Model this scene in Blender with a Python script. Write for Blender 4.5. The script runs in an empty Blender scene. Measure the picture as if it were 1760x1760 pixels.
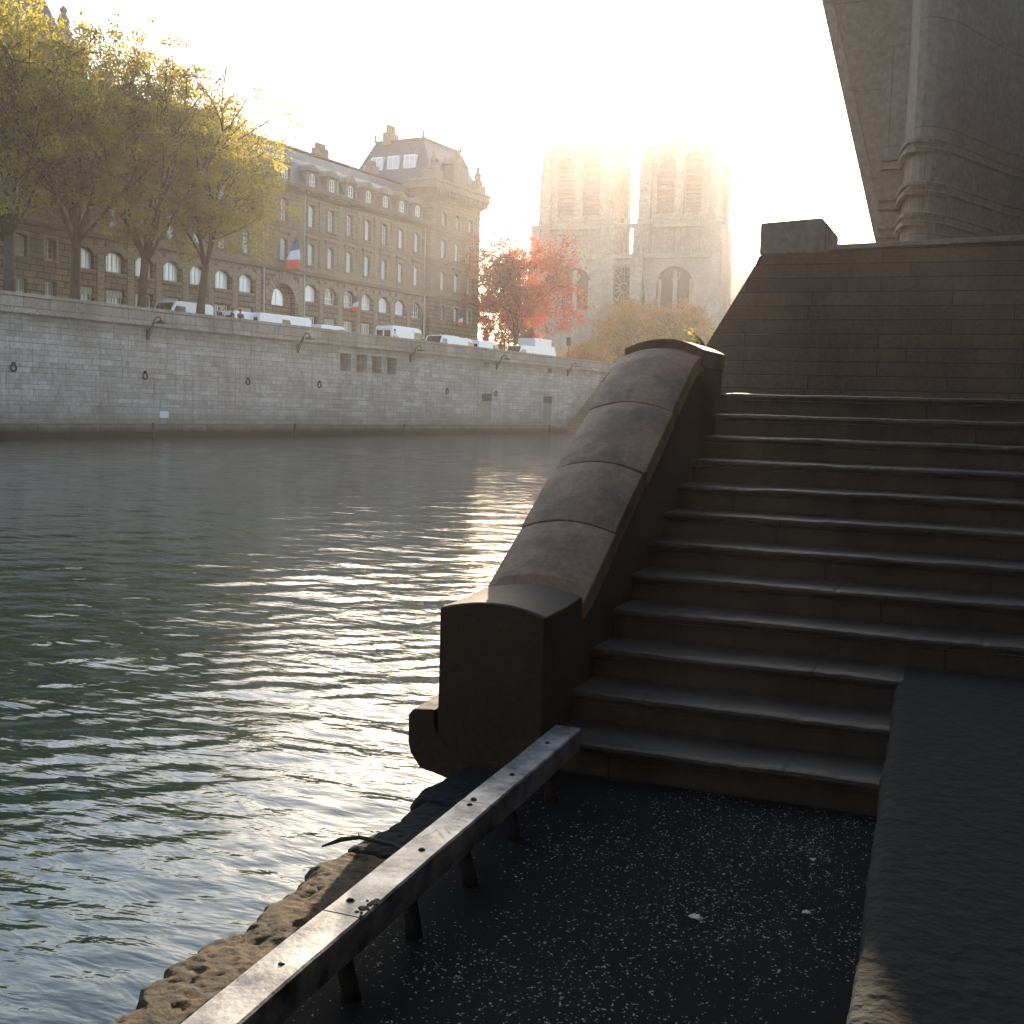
import bpy, math, random
import numpy as np
from mathutils import Vector, Matrix, noise
R = math.radians
rnd = random.Random(7)

# ------------------------------------------------------------------ camera, sky, sun, exposure
scene = bpy.context.scene
col = scene.collection
YAW, ROLL, PITCH = R(21.8), R(1.66), -math.atan(177.5*math.cos(R(1.66))/2050.0)
EYE = 1.72
fwd = Vector((-math.sin(YAW)*math.cos(PITCH), math.cos(YAW)*math.cos(PITCH), math.sin(PITCH)))
r0 = fwd.cross(Vector((0, 0, 1))).normalized(); u0 = r0.cross(fwd)
rt = r0*math.cos(ROLL)+u0*math.sin(ROLL); up = u0*math.cos(ROLL)-r0*math.sin(ROLL)
cd = bpy.data.cameras.new('camera'); cam = bpy.data.objects.new('camera', cd); col.objects.link(cam)
cam.matrix_world = Matrix(((rt.x, up.x, -fwd.x, 0), (rt.y, up.y, -fwd.y, 0), (rt.z, up.z, -fwd.z, EYE), (0, 0, 0, 1)))
cd.sensor_width = 24; cd.lens = 24*2050/1760.0; cd.clip_start = .05; cd.clip_end = 6000
scene.camera = cam

SUN_AZ, SUN_EL = R(-12.4), R(14.5)
world = bpy.data.worlds.new('World'); scene.world = world; world.use_nodes = True
wn = world.node_tree; wn.nodes.clear()
sky = wn.nodes.new('ShaderNodeTexSky'); sky.sky_type = 'NISHITA'; sky.sun_disc = False
sky.sun_elevation = SUN_EL; sky.sun_rotation = SUN_AZ; sky.air_density = 1.0; sky.dust_density = 1.6; sky.ozone_density = 1.2
bg = wn.nodes.new('ShaderNodeBackground'); bg.inputs['Strength'].default_value = .15
wo = wn.nodes.new('ShaderNodeOutputWorld')
wn.links.new(sky.outputs[0], bg.inputs[0]); wn.links.new(bg.outputs[0], wo.inputs[0])
sd = bpy.data.lights.new('sun', 'SUN'); sd.energy = 5.0; sd.angle = R(.5); sd.color = (1, .79, .58)
sun = bpy.data.objects.new('sun', sd); col.objects.link(sun)
S = Vector((math.sin(SUN_AZ)*math.cos(SUN_EL), math.cos(SUN_AZ)*math.cos(SUN_EL), math.sin(SUN_EL)))
sun.rotation_euler = S.to_track_quat('Z', 'Y').to_euler(); sun.location = S*200
vs = scene.view_settings
vs.view_transform = 'Standard'; vs.look = 'None'; vs.gamma = 1; vs.use_curve_mapping = False
vs.exposure = 1.62
scene.cycles.use_denoising = True
scene.cycles.max_bounces = 7; scene.cycles.volume_bounces = 1; scene.cycles.sample_clamp_indirect = 6
scene.cycles.transparent_max_bounces = 6

# ------------------------------------------------------------------ helpers
class MB:
    def __init__(s): s.v = []; s.f = []; s.m = []
    def add(s, vs_, fs, mi=0):
        b = len(s.v); s.v += [tuple(p) for p in vs_]
        s.f += [tuple(b+i for i in f) for f in fs]; s.m += [mi]*len(fs)
    def box(s, x0, x1, y0, y1, z0, z1, mi=0):
        s.hexa([(x0, y0, z0), (x1, y0, z0), (x1, y1, z0), (x0, y1, z0), (x0, y0, z1), (x1, y0, z1), (x1, y1, z1), (x0, y1, z1)], mi)
    def hexa(s, p, mi=0):
        s.add(p, [(3, 2, 1, 0), (4, 5, 6, 7), (0, 1, 5, 4), (1, 2, 6, 5), (2, 3, 7, 6), (3, 0, 4, 7)], mi)
    def prism(s, poly, a, b, ax='y', mi=0):
        n = len(poly)
        if ax == 'y': P = [(x, a, z) for x, z in poly]+[(x, b, z) for x, z in poly]
        elif ax == 'x': P = [(a, y, z) for y, z in poly]+[(b, y, z) for y, z in poly]
        else: P = [(x, y, a) for x, y in poly]+[(x, y, b) for x, y in poly]
        s.add(P, [tuple(range(n)), tuple(reversed(range(n, 2*n)))]+[(i, i+n, (i+1) % n+n, (i+1) % n) for i in range(n)], mi)
    def tube(s, pts, rad, k=8, mi=0):
        pts = [Vector(p) for p in pts]; n = len(pts)
        if not hasattr(rad, '__len__'): rad = [rad]*n
        P = []; prev = None
        for i, p in enumerate(pts):
            d = (pts[min(i+1, n-1)]-pts[max(i-1, 0)]).normalized()
            if prev is None: a = d.orthogonal().normalized()
            else:
                a = prev-d*prev.dot(d)
                a = a.normalized() if a.length > 1e-6 else d.orthogonal().normalized()
            prev = a; b = d.cross(a)
            for j in range(k):
                t = 2*math.pi*j/k; P.append(p+(a*math.cos(t)+b*math.sin(t))*rad[i])
        F = [(i*k+j, i*k+(j+1) % k, (i+1)*k+(j+1) % k, (i+1)*k+j) for i in range(n-1) for j in range(k)]
        F += [tuple(reversed(range(k))), tuple(range((n-1)*k, n*k))]
        s.add(P, F, mi)
    def lathe(s, prof, c=(0, 0, 0), k=16, mi=0):
        P = [(c[0]+r*math.cos(2*math.pi*j/k), c[1]+r*math.sin(2*math.pi*j/k), c[2]+z) for r, z in prof for j in range(k)]
        n = len(prof)
        F = [(i*k+j, i*k+(j+1) % k, (i+1)*k+(j+1) % k, (i+1)*k+j) for i in range(n-1) for j in range(k)]
        F += [tuple(reversed(range(k))), tuple(range((n-1)*k, n*k))]
        s.add(P, F, mi)
    def build(s, name, mat, parent=None, bevel=0, smooth=False, seg=2):
        me = bpy.data.meshes.new(name); me.from_pydata(s.v, [], s.f)
        for m_ in (mat if isinstance(mat, (list, tuple)) else [mat]): me.materials.append(m_)
        if any(s.m): me.polygons.foreach_set('material_index', s.m)
        import bmesh
        bm = bmesh.new(); bm.from_mesh(me); bmesh.ops.recalc_face_normals(bm, faces=bm.faces); bm.to_mesh(me); bm.free()
        if smooth: me.polygons.foreach_set('use_smooth', [True]*len(me.polygons))
        o = bpy.data.objects.new(name, me); col.objects.link(o); o.parent = parent
        if bevel:
            b = o.modifiers.new('bevel', 'BEVEL'); b.width = bevel; b.segments = seg; b.limit_method = 'ANGLE'; b.angle_limit = R(40)
        return o
def np_mesh(name, V, F, mat, parent=None, smooth=False):
    me = bpy.data.meshes.new(name); nv, nf, k = len(V), len(F), F.shape[1]
    me.vertices.add(nv); me.vertices.foreach_set('co', np.ascontiguousarray(V, dtype=np.float32).ravel())
    me.loops.add(nf*k); me.loops.foreach_set('vertex_index', np.ascontiguousarray(F, dtype=np.int32).ravel())
    me.polygons.add(nf); me.polygons.foreach_set('loop_start', np.arange(nf, dtype=np.int32)*k)
    me.polygons.foreach_set('loop_total', np.full(nf, k, dtype=np.int32))
    if smooth: me.polygons.foreach_set('use_smooth', np.ones(nf, dtype=bool))
    me.materials.append(mat); me.update(calc_edges=True)
    o = bpy.data.objects.new(name, me); col.objects.link(o); o.parent = parent
    return o
def tag(o, label, cat, group=None, kind=None):
    o['label'] = label; o['category'] = cat
    if group: o['group'] = group
    if kind: o['kind'] = kind
    return o
def struct(o, kind='structure'): o['kind'] = kind; return o
def empty(name, loc=(0, 0, 0), rz=0):
    o = bpy.data.objects.new(name, None); col.objects.link(o); o.location = loc; o.rotation_euler = (0, 0, rz); o.empty_display_size = .3
    return o
def copy_tree(o, parent=None):
    c = o.copy(); col.objects.link(c); c.parent = parent
    for ch in list(o.children): copy_tree(ch, c)
    return c

# ------------------------------------------------------------------ materials
def newmat(name):
    m = bpy.data.materials.new(name); m.use_nodes = True; nt = m.node_tree
    return m, nt, nt.nodes['Principled BSDF'], nt.nodes.new, nt.links.new
def plain(name, c, rough=.6, metal=0, spec=.5, var=.15, scale=8, bump=0):
    m, nt, p, N, L = newmat(name)
    p.inputs['Roughness'].default_value = rough; p.inputs['Metallic'].default_value = metal; p.inputs['Specular IOR Level'].default_value = spec
    tc = N('ShaderNodeTexCoord'); nz = N('ShaderNodeTexNoise'); nz.inputs['Scale'].default_value = scale; nz.inputs['Detail'].default_value = 6
    L(tc.outputs['Object'], nz.inputs['Vector'])
    mx = N('ShaderNodeMix'); mx.data_type = 'RGBA'
    mx.inputs[6].default_value = (*[k*(1-var) for k in c], 1); mx.inputs[7].default_value = (*[min(1, k*(1+var)) for k in c], 1)
    L(nz.outputs[0], mx.inputs[0]); L(mx.outputs[2], p.inputs['Base Color'])
    if bump:
        b = N('ShaderNodeBump'); b.inputs['Strength'].default_value = bump; b.inputs['Distance'].default_value = .02
        L(nz.outputs[0], b.inputs['Height']); L(b.outputs[0], p.inputs['Normal'])
    return m
def stone(name, c1, c2, mortar, bw, bh, gap=.012, offset=.5, rough=.85, stain=(.5, 1.0), stain_c=(.05, .045, .035), bump=.5, dist=.02,
          streak=0.0, fine=30, algae=None, top=None, axis='uz', seed=0, sscale=.35, warp=0):
    """ashlar in object space: joints, block-to-block variation, soft dirt; optional algae band under height algae"""
    m, nt, p, N, L = newmat(name)
    p.inputs['Roughness'].default_value = rough; p.inputs['Specular IOR Level'].default_value = .25
    tc = N('ShaderNodeTexCoord'); sp = N('ShaderNodeSeparateXYZ'); L(tc.outputs['Object'], sp.inputs[0])
    ad = N('ShaderNodeMath'); ad.operation = 'ADD'; L(sp.outputs[0], ad.inputs[0]); L(sp.outputs[1], ad.inputs[1])
    cb = N('ShaderNodeCombineXYZ'); L(ad.outputs[0], cb.inputs[0]); L(sp.outputs[2], cb.inputs[1])
    if warp:   # uneven course heights and patches of re-laid blocks
        c1_ = N('ShaderNodeCombineXYZ'); L(sp.outputs[2], c1_.inputs[2]); w1 = N('ShaderNodeTexNoise'); w1.inputs['Scale'].default_value = 1.3; w1.inputs['Detail'].default_value = 1; L(c1_.outputs[0], w1.inputs['Vector'])
        a1 = N('ShaderNodeMath'); a1.operation = 'MULTIPLY_ADD'; a1.inputs[1].default_value = warp; L(w1.outputs[0], a1.inputs[0]); L(sp.outputs[2], a1.inputs[2]); L(a1.outputs[0], cb.inputs[1])
        w2 = N('ShaderNodeTexVoronoi'); w2.inputs['Scale'].default_value = .16; L(tc.outputs['Object'], w2.inputs['Vector'])
        s2_ = N('ShaderNodeSeparateColor'); L(w2.outputs['Color'], s2_.inputs[0]); a2 = N('ShaderNodeMath'); a2.operation = 'MULTIPLY_ADD'; a2.inputs[1].default_value = 1.7
        L(s2_.outputs[0], a2.inputs[0]); L(ad.outputs[0], a2.inputs[2]); L(a2.outputs[0], cb.inputs[0])
    if axis == 'xy': L(tc.outputs['Object'], cb.inputs[0]); 
    br = N('ShaderNodeTexBrick'); br.offset = offset; br.squash = 1.45; br.squash_frequency = 3; br.offset_frequency = 2
    L((tc.outputs['Object'] if axis == 'xy' else cb.outputs[0]), br.inputs['Vector'])
    br.inputs['Scale'].default_value = 1; br.inputs['Mortar Size'].default_value = gap; br.inputs['Mortar Smooth'].default_value = .3
    br.inputs['Brick Width'].default_value = bw; br.inputs['Row Height'].default_value = bh; br.inputs['Bias'].default_value = 0
    br.inputs['Color1'].default_value = (*c1, 1); br.inputs['Color2'].default_value = (*c2, 1); br.inputs['Mortar'].default_value = (*mortar, 1)
    n1 = N('ShaderNodeTexNoise'); n1.inputs['Scale'].default_value = sscale; n1.inputs['Detail'].default_value = 8; n1.inputs['Roughness'].default_value = .65
    mp = N('ShaderNodeMapping'); mp.inputs['Scale'].default_value = (1, 1, .45); mp.inputs['Location'].default_value = (seed, seed*2, 0)
    L(tc.outputs['Object'], mp.inputs[0]); L(mp.outputs[0], n1.inputs['Vector'])
    rp = N('ShaderNodeMapRange'); rp.inputs[1].default_value = .42; rp.inputs[2].default_value = .72
    rp.inputs[3].default_value = 0; rp.inputs[4].default_value = stain[0]; L(n1.outputs[0], rp.inputs[0])
    m1 = N('ShaderNodeMix'); m1.data_type = 'RGBA'; L(rp.outputs[0], m1.inputs[0]); L(br.outputs[0], m1.inputs[6]); m1.inputs[7].default_value = (*stain_c, 1)
    n2 = N('ShaderNodeTexNoise'); n2.inputs['Scale'].default_value = fine; n2.inputs['Detail'].default_value = 8; n2.inputs['Roughness'].default_value = .7
    L(tc.outputs['Object'], n2.inputs['Vector'])
    hs = N('ShaderNodeMix'); hs.data_type = 'RGBA'; hs.blend_type = 'MULTIPLY'; hs.inputs[0].default_value = .7
    g = N('ShaderNodeMapRange'); g.inputs[1].default_value = .3; g.inputs[2].default_value = .7; g.inputs[3].default_value = .55; g.inputs[4].default_value = 1.25
    L(n2.outputs[0], g.inputs[0]); L(m1.outputs[2], hs.inputs[6]); L(g.outputs[0], hs.inputs[7])
    out = hs.outputs[2]
    if streak:
        ms = N('ShaderNodeMapping'); ms.inputs['Scale'].default_value = (1.6, 1.6, .09); L(tc.outputs['Object'], ms.inputs[0])
        n3 = N('ShaderNodeTexNoise'); n3.inputs['Scale'].default_value = 2.2; n3.inputs['Detail'].default_value = 5; L(ms.outputs[0], n3.inputs['Vector'])
        r3 = N('ShaderNodeMapRange'); r3.inputs[1].default_value = .55; r3.inputs[2].default_value = .75; r3.inputs[4].default_value = streak; L(n3.outputs[0], r3.inputs[0])
        m3 = N('ShaderNodeMix'); m3.data_type = 'RGBA'; L(r3.outputs[0], m3.inputs[0]); L(out, m3.inputs[6]); m3.inputs[7].default_value = (*stain_c, 1); out = m3.outputs[2]
    def band(out, z0, z1, c, amt, wob):
        nb = N('ShaderNodeTexNoise'); nb.inputs['Scale'].default_value = 1.1; nb.inputs['Detail'].default_value = 6; L(tc.outputs['Object'], nb.inputs['Vector'])
        mm = N('ShaderNodeMath'); mm.operation = 'MULTIPLY_ADD'; mm.inputs[1].default_value = wob; L(nb.outputs[0], mm.inputs[0]); L(sp.outputs[2], mm.inputs[2])
        rr = N('ShaderNodeMapRange'); rr.inputs[1].default_value = z0+wob*.5; rr.inputs[2].default_value = z1+wob*.5; rr.inputs[3].default_value = amt; rr.inputs[4].default_value = 0
        L(mm.outputs[0], rr.inputs[0])
        mb_ = N('ShaderNodeMix'); mb_.data_type = 'RGBA'; L(rr.outputs[0], mb_.inputs[0]); L(out, mb_.inputs[6]); mb_.inputs[7].default_value = (*c, 1)
        return mb_.outputs[2]
    if algae: out = band(out, algae[0], algae[1], algae[2], algae[3], algae[4])
    if top: out = band(out, top[0], top[1], top[2], top[3], top[4])
    L(out, p.inputs['Base Color'])
    b1 = N('ShaderNodeBump'); b1.inputs['Strength'].default_value = bump; b1.inputs['Distance'].default_value = dist; b1.invert = True
    L(br.outputs['Fac'], b1.inputs['Height'])
    b2 = N('ShaderNodeBump'); b2.inputs['Strength'].default_value = .5; b2.inputs['Distance'].default_value = .006
    L(n2.outputs[0], b2.inputs['Height']); L(b1.outputs[0], b2.inputs['Normal']); L(b2.outputs[0], p.inputs['Normal'])
    return m

M = {}
M['facade'] = stone('facade_stone', (.35, .265, .16), (.29, .22, .135), (.15, .115, .075), 1.1, .38, .02, stain=(.35, 1), stain_c=(.14, .11, .075), streak=.25, fine=6)
M['rustic'] = stone('rusticated_stone', (.25, .20, .13), (.18, .14, .09), (.03, .024, .018), 1.15, .46, .035, stain=(.4, 1), stain_c=(.13, .10, .07), bump=1, dist=.08, streak=.25, fine=6)
M['trim'] = stone('trim_stone', (.32, .265, .19), (.27, .225, .16), (.15, .125, .09), 1.6, 5, .01, stain=(.5, 1), stain_c=(.2, .17, .13), fine=6)
M['quay'] = stone('quay_stone', (.47, .415, .36), (.32, .28, .235), (.14, .12, .10), 1.25, .34, .011, stain=(.55, 1), stain_c=(.17, .14, .11), streak=.7, fine=5,
                  algae=(-.1, 1.5, (.13, .12, .085), .8, 1.2), top=(6.6, 5.3, (.10, .09, .065), .75, 1.6), bump=.9, dist=.04, warp=.75)
M['quay_base'] = stone('quay_base_stone', (.16, .15, .11), (.12, .11, .08), (.05, .05, .04), 2.4, .9, .03, stain=(.6, 1), stain_c=(.05, .05, .035), fine=5,
                       algae=(-.5, -.15, (.006, .01, .007), 1.0, .25))
M['parapet'] = stone('parapet_stone', (.36, .31, .25), (.26, .225, .18), (.08, .07, .06), 1.9, .62, .02, stain=(.8, 1), stain_c=(.13, .11, .085), streak=.4, fine=5)
M['slate'] = stone('zinc_slate_roof', (.16, .165, .17), (.12, .125, .13), (.07, .07, .075), .3, .22, .012, stain=(.4, 1), stain_c=(.09, .09, .09), fine=8, rough=.45)
M['cath'] = stone('cathedral_stone', (.36, .32, .26), (.30, .265, .21), (.2, .17, .14), 1.5, .6, .02, stain=(.5, 1), stain_c=(.16, .14, .11), streak=.4, fine=2)
M['cath_dark'] = plain('cathedral_opening', (.035, .03, .028), .8)
M['lead'] = plain('lead_roof', (.14, .15, .15), .55, scale=2)
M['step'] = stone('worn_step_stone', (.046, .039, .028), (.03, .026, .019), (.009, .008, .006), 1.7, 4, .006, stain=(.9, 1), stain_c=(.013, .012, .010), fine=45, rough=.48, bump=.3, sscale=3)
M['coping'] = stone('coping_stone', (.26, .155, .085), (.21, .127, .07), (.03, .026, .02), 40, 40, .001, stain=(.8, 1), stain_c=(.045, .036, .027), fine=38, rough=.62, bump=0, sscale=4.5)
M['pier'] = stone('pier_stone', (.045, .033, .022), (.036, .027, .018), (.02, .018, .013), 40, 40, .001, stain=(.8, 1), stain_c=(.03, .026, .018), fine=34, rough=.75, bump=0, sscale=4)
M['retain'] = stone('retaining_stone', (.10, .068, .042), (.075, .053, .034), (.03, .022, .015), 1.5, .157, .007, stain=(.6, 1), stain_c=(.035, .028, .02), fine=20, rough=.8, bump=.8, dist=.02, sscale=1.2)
M['smooth_stone'] = stone('smooth_stone', (.20, .16, .12), (.18, .145, .11), (.1, .08, .06), 2.2, 1.4, .006, stain=(.4, 1), stain_c=(.09, .07, .05), fine=12, rough=.8, bump=.3)
M['iron'] = plain('dark_iron', (.018, .017, .016), .55, .3, var=.4)
M['pipe'] = plain('pale_drainpipe', (.42, .42, .36), .5)
M['frame_white'] = plain('white_window_frame', (.7, .72, .7), .4)
M['van_white'] = plain('white_van_paint', (.8, .81, .82), .28, var=.03)
M['glass_dark'] = plain('dark_vehicle_glass', (.02, .025, .03), .06)
M['rubber'] = plain('tyre_rubber', (.02, .02, .02), .8)
M['hub'] = plain('wheel_hub', (.3, .3, .3), .4, .7)
M['red_lamp'] = plain('rear_lamp_red', (.35, .02, .02), .3)
M['skin'] = plain('skin', (.35, .2, .14), .6)
M['dark_cloth'] = plain('dark_cloth', (.02, .022, .03), .9)
M['white_cloth'] = plain('white_cloth', (.7, .7, .68), .9)
M['blue'] = plain('flag_blue', (.06, .08, .22), .8); M['white'] = plain('flag_white', (.62, .64, .68), .8); M['red'] = plain('flag_red', (.62, .07, .03), .8)
def pane(name, c, rough):
    m, nt, p, N, L = newmat(name)
    tc = N('ShaderNodeTexCoord'); w = N('ShaderNodeTexWave'); w.inputs['Scale'].default_value = 2.2; w.inputs['Distortion'].default_value = 1.5
    L(tc.outputs['Object'], w.inputs['Vector'])
    mx = N('ShaderNodeMix'); mx.data_type = 'RGBA'; mx.inputs[6].default_value = (*[k*.8 for k in c], 1); mx.inputs[7].default_value = (*c, 1)
    L(w.outputs[1], mx.inputs[0]); L(mx.outputs[2], p.inputs['Base Color'])
    p.inputs['Roughness'].default_value = .5; p.inputs['Coat Weight'].default_value = 1; p.inputs['Coat Roughness'].default_value = rough; p.inputs['Coat IOR'].default_value = 1.9
    return m
M['pane_bright'] = pane('sky_white_pane', (.95, .98, 1.0), .05)  # reflected sky painted into the glass as a near-white base colour
M['pane_mid'] = pane('blind_pane', (.5, .5, .48), .08)
M['pane_dark'] = pane('unlit_pane', (.05, .055, .05), .04)

def leaf_mat(name, c, tr, amt=.5):
    m, nt, p, N, L = newmat(name); nt.nodes.remove(p); out = nt.nodes['Material Output']
    tc = N('ShaderNodeTexCoord'); nz = N('ShaderNodeTexNoise'); nz.inputs['Scale'].default_value = .9; nz.inputs['Detail'].default_value = 5
    L(tc.outputs['Object'], nz.inputs['Vector'])
    r_ = N('ShaderNodeMapRange'); r_.inputs[1].default_value = .35; r_.inputs[2].default_value = .65; L(nz.outputs[0], r_.inputs[0])
    def mixc(a):
        mx = N('ShaderNodeMix'); mx.data_type = 'RGBA'; mx.inputs[6].default_value = (*[k*.55 for k in a], 1); mx.inputs[7].default_value = (*[min(1, k*1.3) for k in a], 1)
        L(r_.outputs[0], mx.inputs[0]); return mx.outputs[2]
    d = N('ShaderNodeBsdfDiffuse'); t = N('ShaderNodeBsdfTranslucent'); g = N('ShaderNodeBsdfGlossy'); g.inputs['Roughness'].default_value = .35
    L(mixc(c), d.inputs[0]); L(mixc(tr), t.inputs[0]); g.inputs[0].default_value = (.5, .5, .5, 1)
    s = N('ShaderNodeMixShader'); s.inputs[0].default_value = amt; L(d.outputs[0], s.inputs[1]); L(t.outputs[0], s.inputs[2])
    s2 = N('ShaderNodeMixShader'); s2.inputs[0].default_value = .05; L(s.outputs[0], s2.inputs[1]); L(g.outputs[0], s2.inputs[2])
    L(s2.outputs[0], out.inputs['Surface']); return m
M['leaf'] = leaf_mat('poplar_leaf', (.045, .062, .014), (.72, .60, .07), .45)
M['leaf_red'] = leaf_mat('russet_leaf', (.10, .03, .014), (.75, .16, .07), .55)
M['leaf_amber'] = leaf_mat('amber_leaf', (.11, .065, .012), (.6, .28, .03), .5)
M['bark'] = plain('bark', (.045, .036, .026), .9, var=.5, scale=3, bump=.5)

def asphalt():
    m, nt, p, N, L = newmat('speckled_asphalt')
    tc = N('ShaderNodeTexCoord')
    n = N('ShaderNodeTexNoise'); n.inputs['Scale'].default_value = 1.3; n.inputs['Detail'].default_value = 9; n.inputs['Roughness'].default_value = .7; L(tc.outputs['Object'], n.inputs['Vector'])
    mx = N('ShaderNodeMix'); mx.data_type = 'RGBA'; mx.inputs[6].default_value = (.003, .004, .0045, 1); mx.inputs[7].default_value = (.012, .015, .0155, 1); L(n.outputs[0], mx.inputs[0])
    v = N('ShaderNodeTexVoronoi'); v.inputs['Scale'].default_value = 112
    wn_ = N('ShaderNodeTexNoise'); wn_.inputs['Scale'].default_value = 70; L(tc.outputs['Object'], wn_.inputs['Vector'])
    wv_ = N('ShaderNodeVectorMath'); wv_.operation = 'MULTIPLY_ADD'; wv_.inputs[1].default_value = (.022, .022, .022); L(wn_.outputs[1], wv_.inputs[0]); L(tc.outputs['Object'], wv_.inputs[2]); L(wv_.outputs[0], v.inputs['Vector'])
    sx = N('ShaderNodeSeparateColor'); L(v.outputs['Color'], sx.inputs[0])
    # aggregate chips with sky glints painted pale, denser where the second noise is high
    n2 = N('ShaderNodeTexNoise'); n2.inputs['Scale'].default_value = 1.1; n2.inputs['Detail'].default_value = 3
    mpn = N('ShaderNodeMapping'); mpn.inputs['Location'].default_value = (3.1, 1.7, 0); L(tc.outputs['Object'], mpn.inputs[0]); L(mpn.outputs[0], n2.inputs['Vector'])
    th = N('ShaderNodeMapRange'); th.inputs[1].default_value = .38; th.inputs[2].default_value = .62; th.inputs[3].default_value = .985; th.inputs[4].default_value = .62; L(n2.outputs[0], th.inputs[0])
    gt = N('ShaderNodeMath'); gt.operation = 'GREATER_THAN'; L(sx.outputs[0], gt.inputs[0]); L(th.outputs[0], gt.inputs[1])
    rad = N('ShaderNodeMath'); rad.operation = 'MULTIPLY'; rad.inputs[1].default_value = .5; L(sx.outputs[1], rad.inputs[0])
    lt = N('ShaderNodeMath'); lt.operation = 'LESS_THAN'; L(v.outputs['Distance'], lt.inputs[0]); L(rad.outputs[0], lt.inputs[1])
    an = N('ShaderNodeMath'); an.operation = 'MULTIPLY'; L(gt.outputs[0], an.inputs[0]); L(lt.outputs[0], an.inputs[1])
    m2 = N('ShaderNodeMix'); m2.data_type = 'RGBA'; L(an.outputs[0], m2.inputs[0]); L(mx.outputs[2], m2.inputs[6]); m2.inputs[7].default_value = (.34, .39, .38, 1)
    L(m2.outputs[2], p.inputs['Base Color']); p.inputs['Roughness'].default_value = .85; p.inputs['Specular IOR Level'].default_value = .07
    b = N('ShaderNodeBump'); b.inputs['Strength'].default_value = 1; b.inputs['Distance'].default_value = .014
    nb = N('ShaderNodeTexNoise'); nb.inputs['Scale'].default_value = 55; nb.inputs['Detail'].default_value = 7; nb.inputs['Roughness'].default_value = .8; L(tc.outputs['Object'], nb.inputs['Vector'])
    L(nb.outputs[0], b.inputs['Height']); L(b.outputs[0], p.inputs['Normal'])
    return m
M['asphalt'] = asphalt()
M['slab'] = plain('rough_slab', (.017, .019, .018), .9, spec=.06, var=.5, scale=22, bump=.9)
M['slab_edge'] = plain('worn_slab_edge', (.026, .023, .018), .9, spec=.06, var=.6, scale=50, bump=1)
M['ground'] = plain('pale_street_ground', (.16, .15, .13), .9, scale=.4)
def mossy():
    m, nt, p, N, L = newmat('mossy_kerb_stone')
    tc = N('ShaderNodeTexCoord')
    a = N('ShaderNodeTexNoise'); a.inputs['Scale'].default_value = 16; a.inputs['Detail'].default_value = 12; a.inputs['Roughness'].default_value = .8; L(tc.outputs['Object'], a.inputs['Vector'])
    cr = N('ShaderNodeValToRGB'); e = cr.color_ramp.elements
    e[0].position = .38; e[0].color = (.012, .010, .004, 1); e[1].position = .68; e[1].color = (.19, .098, .028, 1)
    k = cr.color_ramp.elements.new(.5); k.color = (.052, .036, .010, 1)
    L(a.outputs[0], cr.inputs[0]); L(cr.outputs[0], p.inputs['Base Color']); p.inputs['Roughness'].default_value = .9
    b = N('ShaderNodeBump'); b.inputs['Strength'].default_value = 1; b.inputs['Distance'].default_value = .03; L(a.outputs[0], b.inputs['Height']); L(b.outputs[0], p.inputs['Normal'])
    return m
M['mossy'] = mossy()
def railmat():
    m, nt, p, N, L = newmat('worn_flat_iron')
    tc = N('ShaderNodeTexCoord')
    a = N('ShaderNodeTexNoise'); a.inputs['Scale'].default_value = 5; a.inputs['Detail'].default_value = 9; a.inputs['Roughness'].default_value = .7; L(tc.outputs['Object'], a.inputs['Vector'])
    b_ = N('ShaderNodeTexNoise'); b_.inputs['Scale'].default_value = 60; b_.inputs['Detail'].default_value = 6; L(tc.outputs['Object'], b_.inputs['Vector'])
    cr = N('ShaderNodeValToRGB'); e = cr.color_ramp.elements; e[0].position = .36; e[0].color = (.03, .033, .032, 1); e[1].position = .62; e[1].color = (.40, .385, .34, 1)
    L(a.outputs[0], cr.inputs[0])
    r2 = N('ShaderNodeValToRGB'); e = r2.color_ramp.elements; e[0].position = .62; e[0].color = (1, 1, 1, 1); e[1].position = .72; e[1].color = (.45, .22, .1, 1); L(b_.outputs[0], r2.inputs[0])
    mx = N('ShaderNodeMix'); mx.data_type = 'RGBA'; mx.blend_type = 'MULTIPLY'; mx.inputs[0].default_value = .5; L(cr.outputs[0], mx.inputs[6]); L(r2.outputs[0], mx.inputs[7])
    L(mx.outputs[2], p.inputs['Base Color']); p.inputs['Metallic'].default_value = .35; p.inputs['Roughness'].default_value = .42
    b = N('ShaderNodeBump'); b.inputs['Strength'].default_value = .35; b.inputs['Distance'].default_value = .004; L(b_.outputs[0], b.inputs['Height']); L(b.outputs[0], p.inputs['Normal'])
    return m
M['rail'] = railmat()
M['rust'] = plain('rust', (.10, .05, .022), .9, var=.5, scale=50)
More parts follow.
